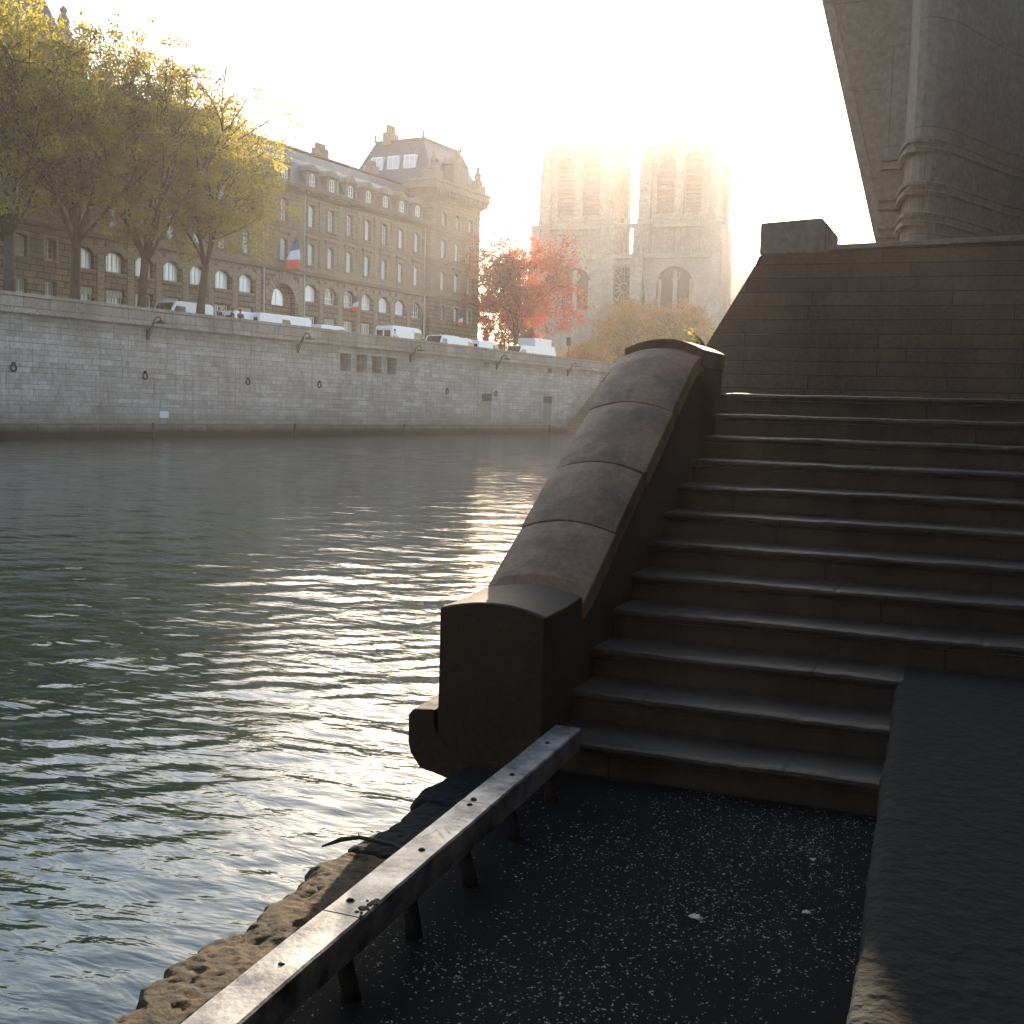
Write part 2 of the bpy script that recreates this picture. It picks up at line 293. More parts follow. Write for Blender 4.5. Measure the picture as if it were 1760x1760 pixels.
def watermat():
    m, nt, p, N, L = newmat('river_water')
    p.inputs['Base Color'].default_value = (.0025, .018, .018, 1); p.inputs['Roughness'].default_value = .012; p.inputs['IOR'].default_value = 1.45; p.inputs['Specular Tint'].default_value = (.86, 1, 1, 1)
    tc = N('ShaderNodeTexCoord'); prev = None
    for sc_, rot, st, dist in (((1.8, 4.2, 1), .35, .6, .03), ((5, 11, 1), -.25, .45, .010), ((13, 26, 1), .1, .25, .003)):
        mp = N('ShaderNodeMapping'); mp.inputs['Scale'].default_value = sc_; mp.inputs['Rotation'].default_value = (0, 0, rot); L(tc.outputs['Object'], mp.inputs[0])
        n = N('ShaderNodeTexNoise'); n.inputs['Scale'].default_value = 1; n.inputs['Detail'].default_value = 3; n.inputs['Distortion'].default_value = .4; L(mp.outputs[0], n.inputs['Vector'])
        b = N('ShaderNodeBump'); b.inputs['Strength'].default_value = st; b.inputs['Distance'].default_value = dist; L(n.outputs[0], b.inputs['Height'])
        if prev: L(prev.outputs[0], b.inputs['Normal'])
        prev = b
    L(prev.outputs[0], p.inputs['Normal'])
    return m
M['water'] = watermat()

# ------------------------------------------------------------------ setting: water and ground
WZ = -.8
def water():
    nr, nth = 1050, 900
    r = np.exp(np.linspace(math.log(1.2), math.log(260), nr)); th = np.linspace(R(62), R(172), nth)
    Rr, T = np.meshgrid(r, th, indexing='ij'); X = 1.0+Rr*np.cos(T); Y = 1.0+Rr*np.sin(T)
    g = np.random.default_rng(3); Z = np.zeros_like(X)
    cell = Rr*.0063
    for i in range(100):
        lam = math.exp(g.uniform(math.log(.10), math.log(2.0)))
        ang = R(112)+g.normal(0, .38)+(.35 if i % 3 == 0 else 0)               # wave vector: mostly across the view, as on the photographed river
        k = 2*math.pi/lam; slope = .020*(1.0 if lam < .75 else .34)
        att = np.clip((lam/cell-2.5)/3, 0, 1)
        px_ = X*math.cos(ang)*k+Y*math.sin(ang)*k+g.uniform(0, 6.3)
        mod = .65+.5*np.sin(X*g.uniform(-.25, .25)+Y*g.uniform(-.25, .25)+g.uniform(0, 6.3))
        Z += att*mod*slope/k*np.sin(px_+.8*np.sin(X*g.uniform(.2, .9)+Y*g.uniform(-.7, .7)+g.uniform(0, 6)))
    calm = np.clip((Rr-3)/9, .45, 1)                 # the lee of the quay is calmer
    V = np.stack([X, Y, WZ+Z*calm*1.0], -1).reshape(-1, 3)
    i = np.arange(nr-1)[:, None]*nth+np.arange(nth-1)[None]; F = np.stack([i, i+nth, i+nth+1, i+1], -1).reshape(-1, 4)
    o = np_mesh('water', V, F, M['water'], smooth=True); return struct(o)
water()
mb = MB(); mb.add([(-3000, -3000, WZ-.35), (3000, -3000, WZ-.35), (3000, 3000, WZ-.35), (-3000, 3000, WZ-.35)], [(0, 1, 2, 3)])
struct(mb.build('river_bed_ground', plain('river_bed', (.01, .02, .018), .3)))

PHI = R(6.2); P0 = Vector((-66, 60, 0)); FRZ = math.pi/2-PHI       # frame of the far bank: x along the facade, -y towards the river
def far(u, w, z=0):
    return P0+Vector((math.sin(PHI), math.cos(PHI), 0))*u+Vector((math.cos(PHI), -math.sin(PHI), 0))*w+Vector((0, 0, z))
STREET = 6.7; WQ = 13.3
m_ = MB(); m_.box(-900, 1400, -WQ+1.4, 900, STREET-1, STREET)
o = struct(m_.build('island_ground', M['ground'])); o.location = P0; o.rotation_euler = (0, 0, FRZ)

# ------------------------------------------------------------------ wall with openings
def arc_pts(a, b, z, rise, n=8):
    w = (b-a)/2; c = (a+b)/2
    if rise >= w-1e-6: return [(c-w*math.cos(math.pi*i/n), z+rise*math.sin(math.pi*i/n)) for i in range(n+1)]
    rad = (w*w+rise*rise)/(2*rise); zc = z+rise-rad; t = math.asin(w/rad)
    return [(c+rad*math.sin(-t+2*t*i/n), zc+rad*math.cos(-t+2*t*i/n)) for i in range(n+1)]
def holed(mb, u0, u1, z0, z1, ops, v, depth, mi=0):
    """front face at y=v with rectangular/arched openings (a,b,c,d,rise) and reveals of the given depth"""
    us = sorted({u0, u1}|{o[0] for o in ops}|{o[1] for o in ops}); zs = sorted({z0, z1}|{o[2] for o in ops}|{o[3] for o in ops})
    for i in range(len(us)-1):
        for j in range(len(zs)-1):
            cu = (us[i]+us[i+1])/2; cz = (zs[j]+zs[j+1])/2
            if any(o[0] < cu < o[1] and o[2] < cz < o[3] for o in ops): continue
            mb.add([(us[i], v, zs[j]), (us[i+1], v, zs[j]), (us[i+1], v, zs[j+1]), (us[i], v, zs[j+1])], [(0, 1, 2, 3)], mi)
    for a, b, c, d, rise in ops:
        zt = d-rise
        mb.add([(a, v, c), (a, v+depth, c), (a, v+depth, zt), (a, v, zt)], [(0, 1, 2, 3)], mi)
        mb.add([(b, v, c), (b, v+depth, c), (b, v+depth, zt), (b, v, zt)], [(3, 2, 1, 0)], mi)
        mb.add([(a, v, c), (b, v, c), (b, v+depth, c), (a, v+depth, c)], [(0, 1, 2, 3)], mi)
        if rise <= 0: mb.add([(a, v, d), (b, v, d), (b, v+depth, d), (a, v+depth, d)], [(3, 2, 1, 0)], mi)
        else:
            P = arc_pts(a, b, zt, rise)
            for k in range(len(P)-1):
                (xa, za), (xb, zb) = P[k], P[k+1]
                mb.add([(xa, v, za), (xb, v, zb), (xb, v+depth, zb), (xa, v+depth, za)], [(0, 1, 2, 3)], mi)
                mb.add([(xa, v, za), (xb, v, zb), (xb, v, d), (xa, v, d)], [(0, 1, 2, 3)], mi)

# ------------------------------------------------------------------ far quay wall
def quay_wall():
    root = empty('quay_wall', P0, FRZ)
    tag(root, 'long pale stone river embankment wall across the water with coping on top', 'quay wall')
    niches = [(27.4, 28.9), (29.68, 31.14), (31.95, 33.4), (34.23, 35.7)]
    ops = [(a, b, 4.45, 5.85, 0) for a, b in niches]
    ops += [(51.25, 52.3, 5.7, 6.25, 0), (65.5, 66.5, 5.7, 6.28, 0), (50.95, 53.0, 2.4, 3.16, 0), (64.6, 66.8, 2.4, 3.18, 0)]
    mb = MB(); holed(mb, -60, 130, 0, 6.45, ops, -WQ, 1.3)
    for a, b, c, d, _ in ops: mb.add([(a, -WQ+1.3, c), (b, -WQ+1.3, c), (b, -WQ+1.3, d), (a, -WQ+1.3, d)], [(0, 1, 2, 3)], 1)  # opening backs coloured near black to deepen the shade inside
    mb.build('wall', [M['quay'], M['cath_dark']], root)
    mb = MB(); mb.box(-60, 130, -WQ-.42, -WQ+.6, -2.5, .02); mb.build('plinth', M['quay_base'], root, bevel=.05)
    mb = MB(); mb.box(-60, 130, -WQ-.14, -WQ+.45, 6.45, 6.62); mb.build('ledge', M['parapet'], root, bevel=.03)
    mb = MB(); u = -60.
    g = random.Random(5)
    while u < 130:
        w = g.uniform(1.7, 2.3); dz = g.uniform(-.02, .02); mb.box(u, u+w-.015, -WQ-.05+g.uniform(-.008, .008), -WQ+.4, 6.62, 7.42+dz)
        mb.box(u+.3, u+w+.28, -WQ-.09, -WQ+.44, 7.424+dz*0, 7.66+g.uniform(-.015, .015)); u += w
    mb.build('parapet', M['parapet'], root)
    for a, b in ((50.95, 53.0), (64.6, 66.8)):
        mb = MB(); mb.box(a+.1, b-.1, -WQ-.004, -WQ+.002, .02, 2.38); mb.build('wet_stain', plain('wet_stained_stone', (.13, .115, .09), .5, var=.4, scale=3), root)
    for u in (21.1, 6.2, 36.4, 65.4): 
        mb = MB(); mb.box(u-.07, u+.07, -WQ-.5, -WQ-.42, -.9, .1); mb.build('mooring_post', M['iron'], root)
    return root
quay_wall()
def plaque():
    mb = MB(); mb.box(7.2, 8.02, -WQ-.06, -WQ-.002, .43, .86); o = mb.build('wall_plaque', plain('plaque_white', (.55, .56, .53), .6), bevel=.01)
    o.location = P0; o.rotation_euler = (0, 0, FRZ); tag(o, 'small blank white plaque low on the quay wall across the river', 'plaque')
plaque()
def ring():
    root = empty('mooring_ring'); tag(root, 'x', 'mooring ring', 'iron mooring rings on the far quay wall')
    mb = MB(); mb.tube([(.2*math.cos(t), -.07, -.24+.2*math.sin(t)) for t in np.linspace(0, 2*math.pi, 20)], .055, 6); mb.build('ring', M['iron'], root, smooth=True)
    mb = MB(); mb.box(-.07, .07, -.16, .05, -.06, .1); mb.build('eye_bolt', M['iron'], root)
    return root
rg = ring(); RL = ['rusty mooring ring nearest the left edge on the quay wall', 'mooring ring on the quay wall below the leftmost bracket lamp',
                  'mooring ring on the quay wall below the three white vans, left of the four niches', 'mooring ring just left of and below the four tall niches',
                  'mooring ring between the four niches and the stained square openings', 'mooring ring beside the left stained square opening']
for i, (u, z) in enumerate([(-4.5, 3.5), (5.84, 3.4), (16.03, 3.35), (24.6, 3.4), (44.2, 3.4), (53.75, 3.4)]):
    o = rg if i == 0 else copy_tree(rg); o.location = far(u, WQ, z); o.rotation_euler = (0, 0, FRZ); o['label'] = RL[i]
def bracket_lamp():
    root = empty('bracket_lamp'); tag(root, 'x', 'wall lamp', 'bracket lamps along the far quay wall')
    mb = MB(); mb.box(-.11, .11, -.12, 0, -.35, .4); mb.build('wall_plate', M['iron'], root, bevel=.02)
    mb = MB(); mb.tube([(0, -.1, .1), (0, -.4, .55), (0, -.62, .95), (0, -.85, 1.15), (0, -1.1, 1.12), (0, -1.2, .95)], .045, 8)
    mb.tube([(0, -.1, -.2), (0, -.3, .1), (0, -.55, .55), (0, -.66, .9)], .03, 6); mb.build('arm', M['iron'], root, smooth=True)
    mb = MB(); mb.lathe([(.05, .12), (.1, .06), (.16, .02), (.38, -.1), (.4, -.14), (.3, -.15)], (0, -1.2, .85), 16); mb.build('lamp_shade', M['iron'], root, smooth=True)
    return root
bl = bracket_lamp(); BL = ['black bracket lamp on the quay wall below the leftmost van', 'black bracket lamp left of the four niches', 'black bracket lamp just right of the four niches',
                      'black bracket lamp above the stained openings, below the row of pale vans', 'faint bracket lamp nearest the dark stair flank']
for i, u in enumerate((6.1, 21.8, 37.8, 53.75, 70.4)):
    o = bl if i == 0 else copy_tree(bl); o.location = far(u, WQ, 5.9); o.rotation_euler = (0, 0, FRZ); o['label'] = BL[i]
def far_stairs():
    mb = MB(); y0, y1 = -WQ-3.4, -WQ-.43
    mb.prism([(69.3, -2), (69.3, .0), (82.2, 7.55), (130, 7.55), (130, -2)], y0, y0+.5, 'y')
    for k in range(40): mb.box(70+k*.32, 100, y0+.5, y1, -2+.004*k, .1+k*.185)
    o = mb.build('river_stairs', stone('mossy_flank_stone', (.15, .12, .09), (.11, .09, .065), (.05, .04, .03), 1.2, .35, .02, fine=5, stain=(.6, 1)))
    o.location = P0; o.rotation_euler = (0, 0, FRZ); tag(o, 'dark stone flank of a stairway rising along the far quay wall to the right', 'stairs')
far_stairs()

# ------------------------------------------------------------------ long police building with end pavilions
def window_proto(w, h, rise, ncol, nrow, kind):
    """a framed window centred on x=0, sill at z=0; the pane is a child of the frame"""
    f = MB(); t = .07
    zt = h-rise
    f.box(-w/2, -w/2+t, 0, .09, 0, zt); f.box(w/2-t, w/2, 0, .09, 0, zt); f.box(-w/2, w/2, .002, .088, 0, t)
    if rise <= 0: f.box(-w/2, w/2, .002, .088, h-t, h)
    else:
        P = arc_pts(-w/2, w/2, zt, rise)
        for k in range(len(P)-1):
            (xa, za), (xb, zb) = P[k], P[k+1]
            f.hexa([(xa, 0, za-t), (xb, 0, zb-t), (xb, .09, zb-t), (xa, .09, za-t), (xa, 0, za), (xb, 0, zb), (xb, .09, zb), (xa, .09, za)])
    for i in range(1, ncol): 
        x = -w/2+w*i/ncol; q = .05 if (ncol % 2 == 0 and i == ncol//2) else .025; f.box(x-q, x+q, .01, .08, t, h-t*1.2 if rise <= 0 else zt+rise*.7)
    for i in range(1, nrow):
        z = zt*i/nrow; f.box(-w/2+t, w/2-t, .015, .075, z-.022, z+.022)
    fr = f.build(kind, M['frame_white']); col.objects.unlink(fr)
    panes = []
    su = MB(); a_ = w/2+.03
    if kind in ('tall_window', 'upper_window', 'top_window', 'narrow_window'):
        hh = h+.1; y = -.36
        su.box(-a_-.19, -a_, y, y+.12, -.05, hh); su.box(a_, a_+.19, y, y+.12, -.05, hh); su.box(-a_-.19, a_+.19, y, y+.12, hh+.004, hh+.2); su.box(-a_-.22, a_+.22, y-.08, y+.11, -.2, -.054)
        if kind == 'tall_window':
            for x in (-a_-.3, a_+.12): su.box(x, x+.18, y-.05, y+.1, hh+.204, hh+.42)
            su.box(-a_-.45, a_+.45, y-.22, y+.1, hh+.424, hh+.56)
    elif kind == 'arched_window':
        P = arc_pts(-.95, .95, 1.1, .5, 11)
        for k in range(11):
            (xa, za), (xb, zb) = P[k], P[k+1]; ln = .62 if k % 2 else .5
            da = Vector((xa, za-.5)).normalized(); db = Vector((xb, zb-.5)).normalized()
            su.prism([(xa+.02, za), (xb-.02, zb), (xb+db.x*ln-.02, zb+db.y*ln), (xa+da.x*ln+.02, za+da.y*ln)], -.37, -.25, 'y')
        su.box(-1.05, 1.05, -.4, -.28, -.23, -.07)
    sp_ = None
    if su.v: sp_ = su.build('surround', M['trim'], bevel=.015); col.objects.unlink(sp_)
    for pm in ('pane_bright', 'pane_mid', 'pane_dark'):
        g = MB()
        P = [(-w/2+.02, .05, .02), (w/2-.02, .05, .02)]+([(x, .05, z-.02) for x, z in reversed(arc_pts(-w/2+.02, w/2-.02, zt, rise-.02))] if rise > 0 else [(w/2-.02, .05, h-.02), (-w/2+.02, .05, h-.02)])
        g.add(P, [tuple(range(len(P)))]); p_ = g.build('pane', M[pm]); col.objects.unlink(p_); panes.append(p_)
    return fr, panes, sp_
def place_window(proto, u, v, z, parent, pick, blind=None):
    fr = proto[0].copy(); col.objects.link(fr); fr.parent = parent; fr.location = (u, v, z)
    p_ = proto[1][pick].copy(); col.objects.link(p_); p_.parent = fr
    if proto[2]: q_ = proto[2].copy(); col.objects.link(q_); q_.parent = fr
    return fr
def prefecture():
    root = empty('office_building', P0, FRZ)
    tag(root, 'long beige stone office building with arched ground floor and corner pavilions behind the far quay', 'building')
    g = random.Random(11)
    Wl, Wu, Wa, Wb = (window_proto(1.0, 2.0, .22, 2, 3, 'tall_window'), window_proto(1.0, 2.0, .22, 2, 3, 'upper_window'),
                      window_proto(1.75, 1.5, .45, 4, 2, 'arched_window'), window_proto(1.75, 1.0, 0, 6, 1, 'basement_window'))
    Wn = window_proto(.95, 1.45, .12, 2, 3, 'narrow_window'); Wd = window_proto(.75, 1.15, .25, 2, 2, 'dormer_window'); Wt = window_proto(.95, 1.35, .1, 2, 2, 'top_window')
    L = [12.9+3.06*i for i in range(7)]; Rr_ = [40.6+3.1*i for i in range(7)]; C0 = 36.5
    wing = L+Rr_; pl = [0.7, 3.9, 6.75, 9.3]; pr = [63.95, 66.9, 69.8]; left0 = [-22+3.05*i for i in range(6)]
    wl, wr = 11.35, 61.2
    ZB, ZS, ZC = 13.95, 17.85, 21.35
    # ---- wings: rusticated ground storey and smooth upper storeys
    gm, um = MB(), MB()
    ops = []; ups = []
    for u in wing:
        ops += [(u-.95, u+.95, 8.95, 10.05, 0), (u-.95, u+.95, 11.4, 13.05, .5)]
        ups += [(u-.52, u+.52, 14.85, 16.95, .22), (u-.52, u+.52, 18.45, 20.55, .22)]
    ops.append((C0-1.75, C0+1.75, STREET, 12.75, 1.72)); ups += [(C0-.52, C0+.52, 14.85, 16.95, .22), (C0-.52, C0+.52, 18.45, 20.55, .22)]
    holed(gm, wl, wr, STREET-.5, ZB, ops, 0, .45); holed(um, wl, wr, ZB, ZC, ups, .1, .42)
    # ---- pavilions stand slightly proud of the wings
    for cols_, a, b in ((pl, -3.2, wl), (pr, wr, 72.1)):
        o1, o2 = [], []
        for u in cols_:
            o1 += [(u-.5, u+.5, 8.95, 10.0, 0), (u-.5, u+.5, 11.5, 13.1, .12)]
            o2 += [(u-.5, u+.5, 14.85, 16.95, .22), (u-.5, u+.5, 18.4, 20.4, .2), (u-.5, u+.5, 22.0, 23.5, .1)]
        holed(gm, a, b, STREET-.5, ZB, o1, -.55, .5); holed(um, a, b, ZB, 25, o2, -.45, .45)
        for x, s in ((a, -1), (b, 1)):
            gm.add([(x, -.55, STREET-.5), (x, 13.5, STREET-.5), (x, 13.5, ZB), (x, -.55, ZB)], [(0, 1, 2, 3)])
            um.add([(x, -.45, ZB), (x, 13.5, ZB), (x, 13.5, 25), (x, -.45, 25)], [(0, 1, 2, 3)])
    # back walls so that the building is a closed volume
    um.box(-3.2, 72.1, 13.5, 13.8, STREET-.5, 25.0); um.box(wl, wr, 12.9, 13.49, 20, 21.3)
    gm.build('ground_storey', M['rustic'], root); um.build('wall', M['facade'], root)
    inner = MB(); inner.box(-3, 71.9, 1.6, 1.9, STREET, 24.9); inner.build('inner_partition', M['pane_dark'], root)
    # entrance back wall, fan window and door
    mb = MB(); mb.box(C0-1.75, C0+1.75, .6, .72, STREET, 12.9); mb.build('entrance_wall', M['rustic'], root)
    place_window(window_proto(2.0, 1.5, .75, 2, 2, 'fan_window'), C0-.5, .48, 10.7, root, 0)
    mb = MB(); mb.box(C0-1.3, C0+1.3, .5, .58, STREET, 9.7); mb.build('entrance_door', M['dark_cloth'], root, bevel=.03)
    # windows
    for u in wing:
        place_window(Wb, u, .3, 9.0, root, 2)
        place_window(Wa, u, .3, 11.45, root, g.choice((0, 0, 1, 0)) if u < 38 else g.choice((0, 1, 2, 2)))
    for u in wing+[C0]:
        place_window(Wl, u, .36, 14.9, root, g.choice((0, 0, 0, 1))); place_window(Wu, u, .36, 18.5, root, g.choice((0, 0, 1)))
    for u in pl+pr:
        place_window(Wb, u, -.2, 8.97, root, 2).scale = (.5, 1, 1)
        place_window(Wn, u, -.2, 11.58, root, g.choice((1, 2, 0))); place_window(Wl, u, -.15, 14.9, root, g.choice((0, 0, 1)))
        place_window(Wu, u, -.15, 18.38, root, g.choice((0, 1))); place_window(Wt, u, -.15, 22.05, root, 1)
    # grilles: white slatted blinds over some basement windows
    for u in (12.9, 15.96, 22.1, 25.2, 31.26, 43.7):
        mb = MB()
        for k in range(12): mb.box(u-.85+k*.148, u-.85+k*.148+.1, .16, .2, 9.5, 10.02)
        mb.build('slatted_blind', M['pipe'], root)
    # voussoirs, quoins, surrounds, sills, hoods
    v = MB(); a, b, z, rise = C0-1.75, C0+1.75, 11.03, 1.72; P = arc_pts(a, b, z, rise, 15)
    for k in range(15):
        (xa, za), (xb, zb) = P[k], P[k+1]; ln = 1.05 if k % 2 else .85
        da = Vector((xa-C0, za-z)).normalized(); db = Vector((xb-C0, zb-z)).normalized()
        v.prism([(xa+.03, za), (xb-.03, zb), (xb+db.x*ln-.03, min(13.8, zb+db.y*ln)), (xa+da.x*ln+.03, min(13.8, za+da.y*ln))], -.07, .05, 'y')
    v.build('entrance_voussoirs', M['trim'], root, bevel=.02)
    piers = [(wing[i]+wing[i+1])/2 for i in range(6)]+[(Rr_[i]+Rr_[i+1])/2 for i in range(6)]+[wl+.25, L[-1]+1.55, Rr_[0]-1.6, wr-.45]
    for u in piers:
        v = MB(); z = STREET
        while z < 13.3: v.box(u-.33, u+.33, -.09, .04, z+.03, z+.42); z += .46
        z = ZB+.85
        while z < 20.9: v.box(u-.36, u+.36, .0, .14, z+.02, z+.34); z += .37
        v.build('quoin_strip', M['trim'], root, bevel=.02)
    for a, b in ((-3.2, wl), (wr, 72.1)):
        for x in (a+.55, b-.55):
            z = ZB+.8; k = 0; v = MB()
            while z < 24: w_ = .5 if k % 2 else .36; v.box(x-w_, x+w_, -.53, -.4, z+.02, z+.36); z += .39; k += 1
            v.build('quoin_strip', M['trim'], root, bevel=.015)
    c = MB()
    def course(a, b, yf, z0, prof):
        for dz, h, out in prof: c.box(a, b, yf-out, yf+.3, z0+dz, z0+dz+h-.003)
    band = [(0, .2, .18), (.2, .12, .32), (.32, .28, .12)]
    course(wl+.002, wr-.002, .05, 13.9, band); course(-3.3, wl, -.5, 13.9, band); course(wr, 72.2, -.5, 13.9, band)
    small = [(0, .12, .1), (.12, .1, .2)]
    course(wl+.002, wr-.002, .08, 17.9, small); course(-3.3, wl, -.45, 17.9, small); course(wr, 72.2, -.45, 17.9, small); course(-3.3, wl, -.45, 21.2, small); course(wr, 72.2, -.45, 21.2, small)
    corn = [(0, .18, .12), (.18, .25, .2), (.43, .2, .62), (.63, .16, .75)]
    course(wl+.002, wr-.002, .1, 21.3, corn)
    u = wl+.2
    while u < wr-.2: c.box(u, u+.17, -.42, -.08, 21.46, 21.72); u += .38
    for a, b in ((-3.2, wl), (wr, 72.1)):
        for dz, h, out in ((0, .25, .15), (.25, .5, .3), (1.0, .25, .95), (1.25, .5, .8), (1.75, .25, 1.0)):
            c.box(a-out, b+out, -.45-out, 13.8+out*.3, 24.7+dz, 24.7+dz+h-.003)
        c.box(a-.3, b+.3, -.7, 13.9, 25.4, 25.695)
        u = a-.2
        while u < b+.2: c.box(u, u+.3, -1.3, -.7, 25.1, 25.69); u += .62
        for k in range(20): c.box(b, b+.75, -.6+k*.62, -.3+k*.62, 25.1, 25.69)
    c.build('cornice', M['trim'], root, bevel=.02)
    # wing roof (mansard) and dormers
    rf = MB(); rf.prism([(-.1, 22.12), (2.6, 25.9), (3.2, 26.15), (9.5, 26.15), (13.3, 22.12)], wl, wr, 'x')
    rf.box(wl, wr, 2.9, 3.3, 26.16, 26.36); rf.build('roof', M['slate'], root)
    for u in wing+[C0]:
        d = MB(); d.box(u-.75, u+.75, .1, 2.0, 22.13, 23.65); d.prism([(u-.95, 23.65), (u+.95, 23.65), (u+.6, 24.1), (u, 24.4), (u-.6, 24.1)], -.15, 2.6, 'y')
        d.box(u-.95, u-.7, -.1, .12, 22.13, 23.3); d.box(u+.7, u+.95, -.1, .12, 22.13, 23.3)
        d.box(u-.3, u+.3, -.05, .15, 23.7, 24.05); dd = d.build('dormer', M['trim'], root, bevel=.03)
        fr = Wd[0].copy(); col.objects.link(fr); fr.parent = dd; fr.location = (u, .03, 22.3); fr.name = 'dormer_window'
    for u in (18.5, 31, 47, 56):
        ch = MB(); ch.box(u-.9, u+.9, 3.6, 4.5, 26, 27.4)
        for k in range(5): ch.lathe([(.13, 0), (.16, .1), (.11, .5), (.15, .55)], (u-.7+k*.35, 4.05, 27.4), 8)
        ch.build('chimney', M['trim'], root)
    # pavilion roofs: steep truncated pyramids with cresting
    for a, b in ((-3.2, wl), (wr, 72.1)):
        rf = MB(); z0, z1 = 26.7, 31.6
        B = [(a+.1, -.5, z0), (b-.1, -.5, z0), (b-.1, 11, z0), (a+.1, 11, z0)]; T = [(a+1.9, 2, z1), (b-.9, 2, z1), (b-.9, 8.5, z1), (a+1.9, 8.5, z1)]
        rf.hexa(B+T); r_ = rf.build('pavilion_roof', M['slate'], root)
        e = MB(); e.box(a+1.75, b-.75, 1.85, 8.65, 31.6, 31.78)
        n = 26
        for k in range(n+1):
            x = a+1.9+(b-a-2.8)*k/n; e.tube([(x, 2, 31.7), (x, 2, 32.15)], .035, 4)
            y = 2+6.5*k/n; e.tube([(a+1.9, y, 31.7), (a+1.9, y, 32.15)], .035, 4); e.tube([(b-.9, y, 31.7), (b-.9, y, 32.15)], .035, 4)
        for x, y in ((a+1.9, 2), (b-.9, 2), (b-.9, 8.5), (a+1.9, 8.5)): e.lathe([(.12, 0), (.2, .15), (.1, .4), (.17, .6), (.05, .85), (.02, 1.3)], (x, y, 31.7), 8)
        e.build('roof_cresting', M['lead'], r_)
        for x in (a+.6, b-.6):   # corner acroteria and a stone dormer
            s = MB(); s.box(x-.8, x+.8, -1.0, .6, 26.7, 27.7); s.lathe([(.6, 0), (.7, .3), (.35, .8), (.5, 1.2), (.2, 1.7), (.3, 2.0), (.05, 2.3)], (x, -.3, 27.7), 10); s.build('corner_finial', M['trim'], r_, bevel=.04)
        xm = (a+b)/2; s = MB()
        s.box(xm-1.5, xm+1.5, -.9, 1.5, 26.7, 29.0); s.prism([(xm-1.8, 29.0), (xm+1.8, 29.0), (xm, 30.2)], -1.0, 2.0, 'y'); s.lathe([(.18, 0), (.25, .2), (.08, .7), (.02, 1)], (xm, -.5, 30.1), 8)
        s.build('roof_dormer', M['trim'], r_, bevel=.04)
    for k, y in enumerate((3.0, 5.2, 7.4)):   # attic windows in the river-left face of the end pavilion roof
        mb = MB(); sx = wr+.1+1.8*(28.9-26.7)/4.9
        mb.box(sx-.25, sx+.5, y-.8, y+.8, 28.2, 29.7); aw = mb.build('attic_window', M['frame_white'], root, bevel=.03)
        p_ = MB(); p_.box(sx-.28, sx-.255, y-.62, y-.05, 28.35, 29.55); p_.box(sx-.28, sx-.255, y+.05, y+.62, 28.35, 29.55); p_.build('pane', M['pane_mid'], aw)
    ch = MB(); ch.box(wr+1.4, wr+3.2, 6.2, 7.2, 31.2, 32.6)
    for k in range(5): ch.lathe([(.15, 0), (.18, .1), (.11, .7), (.17, .78), (.02, 1.05)], (wr+1.6+k*.36, 6.7, 32.6), 8)
    ch.build('chimney', M['trim'], root)
    mb = MB(); mb.tube([(66.2, 3, 31.6), (66.2, 3, 39.5)], [.05, .02], 6); mb.build('roof_mast', M['pipe'], root)
    for u, y in ((33.55, -.12), (39.45, -.12), (60.75, -.12)):
        mb = MB(); mb.tube([(u, y, STREET), (u, y, 13.85)], .075, 8); mb.tube([(u, y+.08, 14.6), (u, y+.08, 21.3)], .06, 8); mb.build('drainpipe', M['pipe'], root, smooth=True)
prefecture()

# ------------------------------------------------------------------ flags on the facade
def flag(u, w, z, L_, tilt, cl, label, drape=.5):
    """one leaning pole with a hanging tricolour"""
    root = empty('flag', far(u, w, z), FRZ); tag(root, label, 'flag', 'flags on the office building')
    tip = Vector((L_*.12, -L_*math.sin(tilt), L_*math.cos(tilt)))
    mb = MB(); mb.tube([(0, 0, 0), tip], .035, 6); mb.lathe([(.02, 0), (.06, .06), (.01, .14)], tip, 8); mb.build('flag_pole', M['iron'], root)
    n, mrows = 12, 18; hgt = L_*.95; mb = MB(); F = {0: [], 1: [], 2: []}; V = []
    for j in range(mrows+1):
        for i in range(n+1):
            s = i/n; q = j/mrows
            wd = cl*(.25+.75*min(1, q*1.6)); a0 = tip*(1-.12*s)
            V.append((a0.x-wd*(s-.4)*1.0+.10*math.sin(q*4), a0.y+.11*math.sin(s*11+q*3)*(.3+q)+.25*s, a0.z-.1-hgt*q*(1-.12*s)-.1*s))
    for j in range(mrows):
        for i in range(n): mb_i = min(2, int(3*(j+.3*i/n)/mrows)); F[mb_i].append((j*(n+1)+i, j*(n+1)+i+1, (j+1)*(n+1)+i+1, (j+1)*(n+1)+i))
    mb.v = V
    for k in range(3): mb.f += F[k]; mb.m += [k]*len(F[k])
    o = mb.build('flag_cloth', [M['blue'], M['white'], M['red']], root, smooth=True)
    so = o.modifiers.new('thick', 'SOLIDIFY'); so.thickness = .01
flag(36.1, .4, 14.2, 2.9, R(22), 1.5, 'large french tricolour hanging above the arched entrance')
for u, w, lab in ((24.9, .3, 'small drooping flag between the third and fourth tree trunks'), (46.9, .3, 'small drooping flag at the arched window right of the entrance'),
                  (3.1, .8, 'small drooping flag behind the leftmost tree trunk'), (66.9, .8, 'small drooping flag on the right corner pavilion')):
    flag(u, w, 11.2, 1.5, R(18), .7, lab)

